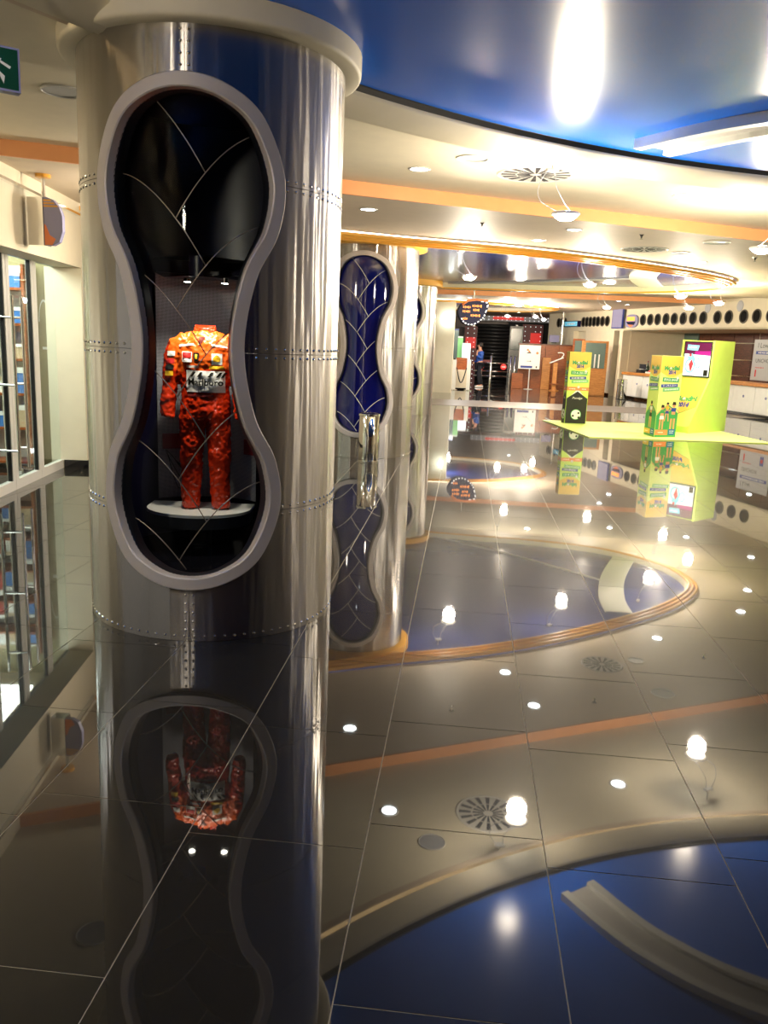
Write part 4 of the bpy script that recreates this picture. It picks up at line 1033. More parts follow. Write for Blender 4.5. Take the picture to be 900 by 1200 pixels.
def tower(name, label, a, b, c, H, style):
    """a,b,c: floor corners left, near, right"""
    a, b, c = [Vector((p.x, p.y, ZP)) for p in (a, b, c)]; d_ = a + (c - b)
    t = thing(name, label, 'display tower', (a + c) / 2)
    MB().prism([tuple(p.xy) for p in (a, b, c, d_)], ZP, ZP + H).build('tower_body', 'lime_light' if style else 'lime', t, bevel=0.004)
    for o, e in ((b, c), (a, b)):
        u = (e - o); W = u.length; A = Art(o, u, (0, 0, 1)); narrow = o is a
        if style == 0:
            upper_art(A, W, H, ('13.6.2014', None))
            A.rect('print_orange', W * 0.5, H * 0.49, W * 0.98, H * 0.05, 2); A.ticks('print_white', W * .24, H * .488, W * .28, H * .016, 3, 6); A.ticks('print_white', W * .78, H * .488, W * .2, H * .016, 3, 4); ball_mark(A, W * .52, H * .515, H * .018, 3)
            A.poly('print_white', [(0.01, H * 0.33), (W * 0.5, H * 0.49), (W - 0.01, H * 0.33), (W - 0.01, H * 0.30), (0.01, H * 0.30)], 1)
            A.poly('print_black', [(0.01, 0.008), (W - 0.01, 0.008), (W - 0.01, H * 0.355), (W * 0.5, H * 0.455), (0.01, H * 0.355)], 3)
            A.text('print_white', 'Pandga', H * 0.04, W * 0.5, H * 0.36, 4, 0.0, shear=0.25, width=W * 0.46)
            A.disc('print_green', W * 0.5, H * 0.13, H * 0.075, 4, 24); A.disc('print_white', W * 0.5, H * 0.13, H * 0.066, 5, 24)
            for k, (x, y) in enumerate(((0.62, 0.152), (0.37, 0.11), (0.64, 0.09))): A.disc('print_black', W * x, H * y, H * 0.017, 6, 6)
        else:
            upper_art(A, W, H, ('BRASIL.BANA', '21.-29.6.2014'))
            A.poly('print_green', [(0.005, 0.005), (W - 0.005, 0.005), (W - 0.005, H * 0.30), (W * 0.75, H * 0.36), (W * 0.5, H * 0.41), (W * 0.25, H * 0.35), (0.005, H * 0.27)], 1)
            if not narrow:
                player(A, W * 0.26, H * 0.10, H * 0.31, W, 'print_green', 'print_white'); player(A, W * 0.48, H * 0.20, H * 0.24, W, 'yellow_badge', 'print_blue', 0.05); player(A, W * 0.78, H * 0.09, H * 0.36, W, 'print_blue', 'print_green')
            else: player(A, W * 0.5, H * 0.11, H * 0.34, W * 0.7, 'print_white', 'print_black')
            A.rect('print_orange' if not narrow else 'banner_yellow', W * 0.30, H * 0.062, W * 0.58, H * 0.062, 4); A.ticks('print_white', W * .27, H * .06, W * .26, H * .014, 5, 5)
            A.rect('print_sky', W * 0.78, H * 0.066, W * 0.30, H * 0.072, 4); A.ticks('print_white', W * .78, H * .078, W * .2, H * .012, 5, 4); A.ticks('print_white', W * .78, H * .055, W * .2, H * .012, 5, 5)
        A.done('printed_face', t)
    return t
tower('display_tower', 'yellow and black cardboard display tower with a football print at left', onz(657.4, 496), onz(661, 497), onz(686, 498), 1.60, 0)
tower('display_tower', 'yellow and green cardboard display tower with beach players beside the kiosk', onz(754, 510), onz(766, 513.6), onz(791, 513.6), 1.60, 1)
# lime kiosk with a screen
k0, k1, k2 = onz(806, 509), onz(848.7, 506), onz(793, 503)
for k in (k0, k1, k2): k.z = ZP
su_ = (k1 - k0); Lk = su_.length; su_.normalize(); wv = Vector((su_.y, -su_.x, 0)); wv = wv if (k2 - k0) @ wv > 0 else -wv; Wk = min(1.0, max(0.75, (k2 - k0) @ wv))
def on_side(px, py): q = online(px, py, k0, k1); return Vector((q.x - k0.x, q.y - k0.y, 0)) @ su_, q.z - ZP
sx, zx = on_side(833, 443); _, zk = on_side(836.7, 399)
ki = thing('lime_kiosk', 'lime green kiosk with a video screen and sloped yellow panel', 'kiosk', k0)
prof = [(0, 0), (Lk, 0), (Lk, zk), (sx, zk), (sx, zx), (0, 0.15)]
def KP(s_, w_, z): return k0 + su_ * s_ + wv * w_ + Vector((0, 0, z))
nrm = -wv
for w0, nm_ in ((0.0, 'side_panel'), (Wk - 0.04, 'side_panel')):
    mb = MB(); vs = [KP(a, w0, z) for a, z in prof] + [KP(a, w0 + 0.04, z) for a, z in prof]; n = len(prof)
    mb.add(vs, [tuple(range(n)), tuple(range(n, 2 * n))[::-1]] + [((i + 1) % n, i, n + i, n + (i + 1) % n) for i in range(n)]); mb.build(nm_, 'lime', ki)
ins = 0.03
body = [(ins, 0), (Lk - .01, 0), (Lk - .01, zk - .01), (sx + ins, zk - .01), (sx + ins, zx - .02), (ins, 0.13)]
mb = MB(); n = len(body); vs = [KP(a, 0.04, z) for a, z in body] + [KP(a, Wk - 0.04, z) for a, z in body]
mb.add(vs, [tuple(range(n)), tuple(range(n, 2 * n))[::-1]] + [((i + 1) % n, i, n + i, n + (i + 1) % n) for i in range(n)]); mb.build('core', 'lime', ki)
# sloped panel print: u runs across (from far to near as seen from its front), v up the slope
o3 = KP(ins, Wk - 0.05, 0.13); u = -wv; v = (Vector(KP(sx + ins, 0, zx - .02)) - Vector(KP(ins, 0, 0.13))); Ls = v.length; A = Art(o3, u, v); Wp = Wk - 0.10
A.poly('banner_yellow', [(0.0, Ls * 0.16), (Wp * 0.08, Ls * 0.12), (Wp, Ls * 0.42), (Wp, Ls), (0, Ls)], 0)
A.poly('print_black', [(Wp * 0.08, Ls * 0.117), (Wp, Ls * 0.417), (Wp, Ls * 0.424), (Wp * 0.08, Ls * 0.124)], 1)
A.text('print_green', 'Mondial', 0.17, Wp * 0.52, Ls * 0.56, 2, 0.04, bold=0.010, width=Wp * 0.76); A.text('print_blue', '2014', 0.15, Wp * 0.5, Ls * 0.43, 2, 0.03, bold=0.010, width=Wp * 0.42); ball_mark(A, Wp * 0.45, Ls * 0.56, 0.03, 3)
A.done('sloped_panel', ki)
o3 = KP(sx + ins, Wk - 0.05, zx); A = Art(o3 + Vector(-su_) * 0.02, u, (0, 0, 1)); Hs = zk - zx - 0.03
MB().plate(o3, u, (0, 0, 1), [(0, 0), (Wp, 0), (Wp, Hs), (0, Hs)], 0.02, 0.02).build('screen_bezel', 'print_black', ki)
b_ = 0.025; X0, X1, Y0, Y1 = b_, Wp - b_, b_, Hs - b_; gw, gh = X1 - X0, Y1 - Y0
A.rect('screen_white', Wp / 2, Hs / 2, gw, gh, 0)
A.poly('wine_print', [(X0, Y0 + gh * 0.66), (X1, Y0 + gh * 0.62), (X1, Y1), (X0, Y1)], 1); A.poly('screen_magenta', [(X0 + gw * 0.4, Y0 + gh * 0.64), (X1, Y0 + gh * 0.62), (X1, Y0 + gh * 0.76), (X0 + gw * 0.4, Y0 + gh * 0.74)], 2)
A.poly('screen_cyan', [(X0 + gw * .08, Y0 + gh * .78), (X0 + gw * .5, Y0 + gh * .76), (X0 + gw * .55, Y0 + gh * .92), (X0 + gw * .1, Y0 + gh * .94)], 2)
A.ticks('screen_white', X0 + gw * .3, Y0 + gh * .86, gw * .32, gh * .06, 3, 5)
A.disc('screen_cyan', X0 + gw * .25, Y0 + gh * .30, gw * .2, 1, 20, 1.3); A.disc('screen_white', X0 + gw * .25, Y0 + gh * .30, gw * .15, 2, 20, 1.3)
A.poly('screen_cyan', [(X0 + gw * .12, Y0 + gh * .55), (X0 + gw * .3, Y0 + gh * .68), (X0 + gw * .45, Y0 + gh * .5), (X0 + gw * .35, Y0 + gh * .34)], 3)
A.poly('screen_red', [(X0 + gw * .2, Y0 + gh * .34), (X0 + gw * .3, Y0 + gh * .5), (X0 + gw * .38, Y0 + gh * .36), (X0 + gw * .3, Y0 + gh * .1)], 4); A.disc('screen_red', X0 + gw * .24, Y0 + gh * .62, gw * .05, 4)
A.disc('screen_cyan', X0 + gw * .55, Y0 + gh * .38, gw * .12, 1, 20, 1.5); A.disc('screen_white', X0 + gw * .55, Y0 + gh * .38, gw * .09, 2, 20, 1.5)
A.rect('print_black', X0 + gw * .88, Y0 + gh * .1, gw * .16, gh * .18, 2)
A.done('screen_picture', ki)

# ================================================================== RIGHT WALL FURNITURE
def counter(name, label, s0, s1, nd):
    t = thing(name, label, 'counter', WP((s0 + s1) / 2, 0.35))
    wprism(MB(), s0, s1, 0.06, 0.62, 0.09, 0.86).build('counter_body', 'white_paint', t)
    wprism(MB(), s0 + .02, s1 - .02, 0.14, 0.58, 0.0, 0.10).build('toe_kick', 'black_gloss', t)
    wprism(MB(), s0 - .02, s1 + .02, -0.02, 0.68, 0.86, 0.95).build('wood_top', 'wood_light', t, bevel=0.01)
    k = (s1 - s0) / nd
    for i in range(nd):
        p_ = wprism(MB(), s0 + k * i + .008, s0 + k * (i + 1) - .008, 0.04, 0.06, 0.11, 0.84).build('front_panel', 'white_paint', t)
        q = WP(s0 + k * (i + 0.5), 0.04, 0.56); mb = MB(); mb.lathe([(0.018, 0.0), (0.035, 0.0), (0.035, 0.008), (0.018, 0.008)], 16)
        mb.v = [tuple(Vector((wd.x, wd.y, 0)) * p[0] + Vector((0, 0, 1)) * p[1] - Vector((wn.x, wn.y, 0)) * p[2] + q) for p in mb.v]; mb.build('round_pull', 'print_blue', p_)
    return t
sT = ws(766, 470)[0]
counter('service_counter', 'white counter with wood top behind the steel bin', sA + 0.12, sT + 1.2, 5)
counter('service_counter', 'long white counter with wood top right of the lime kiosk', ws(846, 480)[0] - 1.6, S_END - 2, 9)
# things on the far counter
s_, _ = ws(748, 436)
g = WP(s_, 0.35, 0.95)
b_ = thing('bottle', 'dark bottle standing on the far white counter', 'bottle', g)
MB().lathe([(0, 0.0), (0.05, 0.0), (0.055, 0.02), (0.055, 0.22), (0.02, 0.30), (0.018, 0.40), (0, 0.40)], 16, g).build('bottle_glass', 'bottle_green', b_, smooth='all'); MB().lathe([(0.0, 0.44), (0.022, 0.44), (0.022, 0.39), (0.019, 0.39)], 12, g).build('bottle_cap', 'red_plaque', b_)
g = WP(s_ - 0.35, 0.35, 0.95); o_ = thing('cash_register', 'small black cash register on the far white counter', 'cash register', g)
MB().box(g + Vector((0, 0, 0.06)), (0.34, 0.3, 0.12), math.atan2(wd.y, wd.x)).build('drawer_box', 'black_rubber', o_); MB().box(g + Vector((0, 0, 0.22)), (0.28, 0.05, 0.18), math.atan2(wd.y, wd.x) + .3).build('display_head', 'dark_cloth', o_)
MB().box(g + Vector((0, 0, 0.13)), (0.2, 0.16, 0.03), math.atan2(wd.y, wd.x)).build('keypad', 'white_paint', o_)
g = WP(s_ + 0.35, 0.33, 0.95); o_ = thing('napkin_tray', 'white tray with red napkins on the far white counter', 'tray', g)
MB().box(g + Vector((0, 0, 0.03)), (0.42, 0.28, 0.06), math.atan2(wd.y, wd.x)).build('tray_body', 'white_paint', o_, bevel=0.01); MB().box(g + Vector((0, 0, 0.08)), (0.2, 0.16, 0.04), math.atan2(wd.y, wd.x)).build('napkins', 'marquee_red', o_)
# litter bin beside the counter
q = onz(729, 468); q = Vector((q.x - 0.05, q.y, 0)); bn = thing('litter_bin', 'steel bin standing by the far end of the white counter', 'bin', q)
MB().lathe([(0, 0.01), (0.17, 0.01), (0.175, 0.03), (0.175, 0.70), (0.165, 0.71), (0.14, 0.69), (0, 0.66)], 32, q).build('bin_body', 'polished_steel', bn, smooth=True); MB().lathe([(0, 0), (0.18, 0), (0.18, 0.015), (0, 0.018)], 32, q).build('bin_foot', 'black_rubber', bn)
# alcove panels with metal strips, poster
for py_ in (403, 422.7, 441.7):
    sz_, z = ws_d(872, py_, 2.47); wprism(MB(), ws_d(846, 420, 2.47)[0], S_END - .5, 2.47, 2.5, z, z + 0.035).build('metal_strip', 'chrome', wr)
for s_ in [ws_d(p, 420, 2.5)[0] for p in (762, 778, 796, 830, 857, 880, 903)]: wprism(MB(), s_, s_ + 0.03, 2.485, 2.5, 0, 2.44).build('panel_joint', 'brown_panel', wr)
wprism(MB(), ws_d(799, 420, 2.44)[0], ws_d(815, 420, 2.44)[0], 2.44, 2.5, 0.9, 2.44).build('grey_glass_panel', 'glass_grey', wr)
q0 = ws(893, 420)[0]
po = thing('poster_board', 'grey price board hanging above the right hand counter', 'poster', WP(q0, 0.4, 1.02))
q0 = ws_d(882, 420, 0.4)[0]; o3 = WP(q0, 0.4, 1.02); u = Vector((wd.x, wd.y, 0)); A = Art(o3, u, (0, 0, 1))
MB().plate(o3, u, (0, 0, 1), [(0, 0), (1.4, 0), (1.4, 1.15), (0, 1.15)], 0.02).build('board', 'poster_grey', po)
A.rect('print_blue', 0.72, 0.78, 1.2, 0.09, 0); A.ticks('print_white', 0.72, 0.78, 1.0, 0.04, 1, 14); A.text('print_black', 'I Low', 0.2, 0.4, 0.98, 0); A.text('print_black', 'UNCHOX', 0.16, 0.5, 0.55, 0); A.ticks('print_red', 0.35, 0.36, 0.4, 0.04, 0, 8)
A.rect('print_blue', 1.0, 0.22, 0.16, 0.26, 0); A.rect('print_red', 1.0, 0.22, 0.1, 0.1, 1); A.rect('print_red', 0.2, 0.2, 0.06, 0.2, 0)
A.done('board_print', po)
for e in (0.2, 1.2): q = o3 + u * e; MB().tube([q + Vector((0, 0, 1.15)), q + Vector((0, 0, 2.44 - 1.05))], 0.006, 6).build('wire', 'chrome', po)
# signs on the upper wall
def wall_sign(px0, py0, px1, py1, dep): 
    a, b = ws(px0, py0), ws(px1, py1); return a[0], b[0], b[1], a[1]
s0, s1_, z0, z1 = wall_sign(722.5, 361, 732.5, 385, 0)
sg_ = thing('hanging_screen', 'lilac square panel hanging at the portholed wall', 'screen', WP((s0 + s1_) / 2, -0.1, z0))
wprism(MB(), s0, s1_, -0.14, -0.08, z0, z1).build('frame', 'print_blue', sg_); wprism(MB(), s0 + .04, s1_ - .04, -0.146, -0.138, z0 + .04, z1 - .04).build('picture', 'sign_pale', sg_)
q = WP((s0 + s1_) / 2, -0.11, z1); MB().tube([q, (q.x, q.y, 3.21)], 0.01, 6).build('hanger', 'chrome', sg_)
s0, s1_, z0, z1 = wall_sign(735, 369, 748, 384, 0); cx_, cz_ = (s0 + s1_) / 2, (z0 + z1) / 2
sg_ = thing('oval_sign', 'rounded blue sign with a glowing orange panel between the portholes', 'sign', WP(cx_, -0.1, z0)); rw, rh = (s1_ - s0) / 2, (z1 - z0) / 2
o3 = WP(cx_, -0.06, cz_); u = Vector((wd.x, wd.y, 0)); A = Art(o3, u, (0, 0, 1))
MB().plate(o3, u, (0, 0, 1), [(rw * math.copysign(abs(math.cos(t)) ** 0.7, math.cos(t)), rh * math.copysign(abs(math.sin(t)) ** 0.8, math.sin(t))) for t in [2 * math.pi * i / 28 for i in range(28)]], 0.06).build('sign_body', 'sign_pale', sg_)
A.poly('sign_blue', [(-rw * .8, -rh * .1), (rw * .7, -rh * .1), (rw * .5, -rh * .6), (-rw * .5, -rh * .5)], 0); A.rect('led_orange', -rw * .1, rh * .35, rw * 1.3, rh * .6, 1); A.poly('print_orange', [(-rw * .6, -rh * .5), (rw * .4, -rh * .6), (0, -rh * .95)], 1); A.done('sign_print', sg_)
s0, s1_, z0, z1 = wall_sign(666, 376.5, 681, 383, 0)
sg_ = thing('light_sign', 'small light blue box sign on the far portholed wall', 'sign', WP((s0 + s1_) / 2, -0.1, z0))
wprism(MB(), s0, s1_, -0.16, -0.02, z0, z1).build('sign_case', 'sign_blue', sg_); wprism(MB(), s0 + .06, s1_ - .06, -0.17, -0.155, z0 + .03, z1 - .03).build('sign_face', 'screen_cyan', sg_)
A = Art(WP(s0 + .1, -0.171, z0), Vector((wd.x, wd.y, 0)), (0, 0, 1)); A.ticks('print_white', (s1_ - s0) * .45, (z1 - z0) * .5, (s1_ - s0) * .6, (z1 - z0) * .4, 0, 5); A.done('sign_print', sg_)

# ================================================================== FAR END OF THE HALL
YS = 34.2
def fbox(mb, px0, py0, px1, py1, y, dep=0.1, z0=None, z1=None):
    """upright box whose front face at depth y spans the given directions"""
    a, b = ony(px0, py0, y), ony(px1, py1, y)
    za, zb = (b.z if z0 is None else z0), (a.z if z1 is None else z1)
    mb.box(((a.x + b.x) / 2, y + dep / 2, (za + zb) / 2), (b.x - a.x, dep, zb - za)); return (a.x, b.x, za, zb)
FU, FV = (1, 0, 0), (0, 0, 1)
# sign on a post
a, b = ony(609, 404, YS), ony(632, 433, YS); px_ = ony(620, 440, YS).x
t = thing('stand_sign', 'white information sign with an arrow on a slim post', 'sign', (px_, YS, 0))
MB().lathe([(0, 0.0), (0.19, 0.0), (0.19, 0.015), (0.03, 0.03), (0, 0.03)], 24, (px_, YS + .02, 0)).build('foot', 'alu_white', t, smooth=True); MB().cyl((px_, YS + .02, 0.02), 0.025, b.z, 12).build('post', 'alu_white', t, smooth=True)
MB().box(((a.x + b.x) / 2, YS, (a.z + b.z) / 2), (b.x - a.x, 0.03, a.z - b.z)).build('sign_board', 'print_white', t, bevel=0.012)
A = Art((a.x, YS - 0.017, b.z), FU, FV); w_, h_ = b.x - a.x, a.z - b.z
A.rect('print_blue', w_ * .38, h_ * .09, w_ * .55, h_ * .09, 0); A.rect('print_black', w_ * .85, h_ * .09, w_ * .06, h_ * .08, 0)
A.rect('print_black', w_ * .48, h_ * .33, w_ * .2, h_ * .015, 0); A.poly('print_black', [(w_ * .52, h_ * .37), (w_ * .60, h_ * .33), (w_ * .52, h_ * .29), (w_ * .56, h_ * .33)], 0)
A.disc('print_orange', w_ * .85, h_ * .68, w_ * .06, 0); A.poly('print_black', [(w_ * .35, h_ * .66), (w_ * .58, h_ * .66), (w_ * .52, h_ * .72), (w_ * .4, h_ * .70)], 0); A.disc('print_orange', w_ * .4, h_ * .80, w_ * .05, 0); A.disc('print_orange', w_ * .47, h_ * .74, w_ * .045, 0)
A.done('sign_print', t)
# wooden partition, lower desk, lectern, tall cabinet
t = thing('wood_partition', 'tall wooden partition behind the lectern', 'partition', (ony(635, 430, 35.0).x, 35.15, 0))
x0, x1, z0, z1 = fbox(MB(), 609, 402, 667, 455, 35.0, 0.3, 0.0)
n = 4
for i in range(n): MB().box((x0 + (x1 - x0) * (i + .5) / n, 35.15, z1 / 2 - .02), ((x1 - x0) / n - .012, 0.3, z1 - .045)).build('wood_panel', 'wood_panel', t)
MB().box(((x0 + x1) / 2, 35.15, z1 - .02), (x1 - x0 + .06, 0.36, 0.05)).build('top_rail', 'wood_dark', t)
mb = MB(); fbox(mb, 600, 437, 612, 455, 34.4, 0.5, 0.0); tag(mb.build('low_desk', 'wood_panel', bevel=0.01), 'low wooden desk end at the left of the partition', 'desk')
mb = MB(); fbox(mb, 636, 419, 643, 455, 34.8, 0.15, 0.0); tag(mb.build('wood_post', 'wood_light', bevel=0.01), 'pale wooden post in front of the partition', 'post')
c = ony(650, 440, YS - 0.3); c.z = 0; t = thing('lectern', 'wooden lectern with a white sloped top and bent lamp', 'lectern', c)
MB().lathe([(0, 0), (0.22, 0), (0.22, 0.03), (0.10, 0.05), (0, 0.05)], 24, c).build('base', 'wood_light', t, smooth=True); zz = ony(650, 424, YS - .3).z
MB().box((c.x, c.y, zz / 2), (0.17, 0.14, zz - .06)).build('column', 'wood_light', t, bevel=0.01); mb = MB(); mb.box((c.x, c.y - 0.02, 0.28), (0.34, 0.26, 0.04)); mb.build('collar', 'wood_panel', t)
M_ = Matrix.Rotation(R2(-24), 3, 'Y'); MB().box((c.x + .02, c.y, zz + .06), (0.58, 0.4, 0.035), M=M_).build('reading_top', 'print_white', t, bevel=0.008)
MB().tube(crom([(c.x + .22, c.y, zz + .17), (c.x + .30, c.y, zz + .30), (c.x + .22, c.y, zz + .37), (c.x + .05, c.y, zz + .36)], 6), 0.02, 8).build('lamp_arm', 'print_white', t, smooth='all')
x0, x1, z0, z1 = fbox(MB(), 684, 399, 708, 461, 31.5, 0.4, 0.0)
t = thing('glass_cabinet', 'tall wooden cabinet with a glazed upper door behind the black tower', 'cabinet', ((x0 + x1) / 2, 31.7, 0))
MB().box(((x0 + x1) / 2, 31.68, z1 / 2), (x1 - x0, 0.36, z1)).build('carcass', 'wood_light', t); za = z1 * 0.47
MB().box(((x0 + x1) / 2, 31.485, za / 2), (x1 - x0 - .06, 0.03, za - .08)).build('lower_door', 'wood_light', t)
MB().box(((x0 + x1) / 2, 31.49, (za + z1) / 2), (x1 - x0 - .2, 0.02, z1 - za - .14)).build('glass_door', 'glass_grey', t)
for e in (-.15, 0.0, 0.15): MB().box(((x0 + x1) / 2 + e, 31.472, (za + z1) / 2 - .2), (0.05, 0.012, 0.5)).build('glass_figure', 'print_white', t)
x0, x1, z0, z1 = fbox(MB(), 673, 398, 683, 417, 33.2, 0.05)
t = thing('chalk_board', 'small framed green board beside the tall cabinet', 'board', ((x0 + x1) / 2, 33.2, 0))
MB().box(((x0 + x1) / 2, 33.22, (z0 + z1) / 2), (x1 - x0, 0.03, z1 - z0)).build('board', 'glass_grey', t)
for e in (x0, x1): MB().box((e, 33.215, z1 / 2), (0.07, 0.05, z1)).build('leg_rail', 'wood_panel', t)
MB().box(((x0 + x1) / 2, 33.21, z1), (x1 - x0 + .07, 0.05, 0.07)).build('top_rail', 'wood_panel', t)
# monitor and pole on the partition
c = ony(649, 402, 35.15); c.z = ony(640, 402, 35.0).z + .005
t = thing('small_monitor', 'small pale monitor on top of the wooden partition', 'monitor', c); MB().box(c + Vector((0, 0, .02)), (0.2, 0.16, 0.035)).build('stand', 'black_rubber', t); MB().box(c + Vector((0, 0, .19)), (0.42, 0.06, 0.28), .25).build('casing', 'sign_pale', t); MB().plate(c + Vector((-.19, -.04, .07)), (math.cos(.25), math.sin(.25), 0), FV, [(0, 0), (.37, 0), (.37, .23), (0, .23)], .002, 0.002).build('screen', 'screen_white', t)
c = ony(658, 400, 35.6); tag(MB().lathe([(0.09, 0), (0.09, 0.02), (0.06, 0.03), (0.06, 3.19), (0.10, 3.2)], 16, (c.x, c.y, 0)).build('steel_pole', 'chrome', smooth=True), 'slim steel pole rising behind the wooden partition', 'pole')

# turnstile with two no entry discs
t = thing('turnstile', 'steel turnstile barrier with two round no entry discs', 'turnstile', (ony(577, 450, 35.6).x, 35.6, 0))
def tpost(px, py, name='post', r=0.05):
    q = ony(px, py, 35.6); MB().lathe([(0, 0), (r * 1.8, 0), (r * 1.8, 0.02), (r, 0.03), (r, q.z), (r * .6, q.z + .03), (0, q.z + .03)], 16, (q.x, 35.6, 0)).build(name, 'chrome', t, smooth=True); return q
for px, py in ((564, 430), (576, 417), (599, 418), (604, 418)): tpost(px, py)
xa, xb = ony(555, 430, 35.6).x, ony(598, 430, 35.6).x
for z in (0.42, 0.62, 0.98): MB().tube([(xa, 35.62, z), (xb, 35.62, z)], 0.03, 10).build('bar', 'chrome', t, smooth='all')
for px in (563.5, 590):
    q = ony(px, 430, 35.52); mb = MB(); mb.lathe([(0, 0.02), (0.12, 0.02), (0.13, 0.0)], 20); mb.v = [(q.x + p[0], q.y - p[2], q.z + p[1]) for p in mb.v]; dsc = mb.build('no_entry_disc', 'marquee_red', t)
    MB().box((q.x, q.y - .022, q.z), (0.17, 0.006, 0.04)).build('white_bar', 'print_white', dsc)
MB().box(((xa + ony(576, 430, 35.6).x) / 2, 35.6, ony(570, 423, 35.6).z), (ony(576, 430, 35.6).x - xa, 0.05, 0.10)).build('red_arm', 'red_plaque', t)

# roller shutter, marquee and the far wall behind
YW = 43.5
x0, x1, z0, z1 = fbox(MB(), 557, 379, 600, 446, YW, 0.1, 0.0)
t = thing('roller_shutter', 'closed black roller shutter of wide slats at the far end', 'shutter', ((x0 + x1) / 2, YW, 0))
n = 16
for i in range(n): MB().tube([(x0, YW + .02, z1 * (i + .5) / n), (x1, YW + .02, z1 * (i + .5) / n)], z1 / n * .5, 8).build('slat', 'shutter_grey', t, smooth='all')
for x in (x0 - .06, x1 + .05): MB().box((x, YW, z1 / 2), (0.1, 0.2, z1)).build('guide_rail', 'dull_steel', t)
def marquee(name, label, px0, py0, px1, py1, m, red, y=43.2):
    x0, x1, z0, z1 = fbox(MB(), px0, py0, px1, py1, y, 0.1); q = thing(name, label, 'illuminated sign', ((x0 + x1) / 2, y, z0))
    MB().box(((x0 + x1) / 2, y + .05, (z0 + z1) / 2), (x1 - x0, 0.1, z1 - z0)).build('backing', m, q)
    w_, h_ = x1 - x0, z1 - z0
    if red: MB().box((x0 + w_ * (red[0] + red[1]) / 2, y - .01, z0 + h_ * (red[2] + red[3]) / 2), (w_ * (red[1] - red[0]), 0.04, h_ * (red[3] - red[2]))).build('red_panel', 'marquee_red', q)
    mb = MB(); nx, nz = max(2, int(w_ / 0.22)), max(2, int(h_ / 0.22))
    for i in range(nx):
        for j in range(nz):
            if i in (0, nx - 1) or j in (0, nz - 1) or (i + j) % 3 == 0: mb.ball((x0 + w_ * (i + .5) / nx, y - .03, z0 + h_ * (j + .5) / nz), 0.022, 6, 4)
    o = mb.build('sign_bulbs', 'sign_bulb', q); o['kind'] = 'stuff'
marquee('bulb_marquee', 'wide bulb studded marquee over the roller shutter', 560, 368.5, 650, 379, 'poster_grey', (0.2, 0.6, 0.3, 0.75))
marquee('bulb_marquee', 'red bulb studded panel left of the roller shutter', 545, 382, 556, 446, 'red_plaque', (0.1, 0.9, 0.6, 0.8))
marquee('bulb_marquee', 'red bulb studded panel right of the roller shutter', 613, 380, 632, 446, 'red_plaque', (0.4, 0.9, 0.62, 0.85))
x0, x1, z0, z1 = fbox(MB(), 598, 382, 612, 404, 43.0, 0.1); z0 = 0.0; t = thing('shop_window', 'pale framed glass case between shutter and red panel', 'glass case', ((x0 + x1) / 2, 43.0, z0))
MB().box(((x0 + x1) / 2, 43.05, (z0 + z1) / 2), (x1 - x0, 0.1, z1 - z0)).build('frame', 'white_paint', t); MB().box(((x0 + x1) / 2, 42.99, z1 * .76), (x1 - x0 - .12, 0.03, z1 * .40)).build('pane', 'glass_grey', t)
struct(MB().box((5.1, 44.5, 1.6), (6.0, 0.2, 3.2)).build('wall_entrance', 'black_gap'))
struct(MB().box((0.2, 45.5, 1.6), (6.0, 0.2, 3.2)).build('wall_lobby', 'brown_panel'))

# blue programme sign with orange readouts, hanging
YH = 24.2
a, b = ony(538, 351, YH), ony(572, 382, YH); w_, h_ = b.x - a.x, a.z - b.z
t = thing('programme_sign', 'oval dark blue hanging sign with orange readouts', 'sign', ((a.x + b.x) / 2, YH, ZC))
o3 = Vector((a.x, YH, b.z)); out = crom([(0.0, h_ * .52), (w_ * .06, h_ * .30), (w_ * .22, h_ * .06), (w_ * .5, 0.0), (w_ * .78, h_ * .2), (w_ * .93, h_ * .45), (w_ * 1.0, h_ * .95), (w_ * .6, h_ * 1.0), (w_ * .25, h_ * .92), (w_ * .06, h_ * .75)], 5, True)
M_ = Matrix.Rotation(R2(14), 3, 'Z'); uu = M_ @ Vector((1, 0, 0))
MB().plate(o3, uu, FV, out, 0.22).build('case', 'sign_blue', t)
A = Art(o3, uu, FV)
for x, y, n_ in ((.28, .72, 5), (.27, .55, 5), (.24, .26, 3), (.62, .78, 6), (.60, .62, 4), (.58, .40, 6)): A.ticks('led_orange', w_ * x, h_ * y, w_ * .055 * n_, h_ * .10, 0, n_)
o = A.done('readouts', t); o['kind'] = 'stuff'
mb = MB(); L_ = out[6:34]
for i in range(0, len(L_) - 1, 1):
    if i % 2 == 0:
        p, q = Vector(L_[i]), Vector(L_[i + 1]); ce_ = Vector((w_ * .5, h_ * .5)); mb.plate(o3, uu, FV, [tuple(p + (ce_ - p) * .03), tuple(q + (ce_ - q) * .03), tuple(q + (ce_ - q) * .12), tuple(p + (ce_ - p) * .12)], 0.003, 0.004)
mb.build('border_dashes', 'sign_bulb', t)
MB().tube([o3 + uu * (w_ * .12) + Vector((0, .02, h_ * .8)), o3 + uu * (w_ * .3) + Vector((0, .02, h_ * .97)), o3 + uu * (w_ * .6) + Vector((0, .02, h_ * 1.03)), o3 + uu * (w_ * .98) + Vector((0, .02, h_ * .99))], 0.035, 8).build('orange_rim', 'print_orange', t, smooth='all')
q = o3 + uu * (w_ * .5) + Vector((0, .12, h_ * .98)); MB().tube([q, (q.x, q.y, ZC)], 0.02, 8).build('hanger', 'chrome', t)

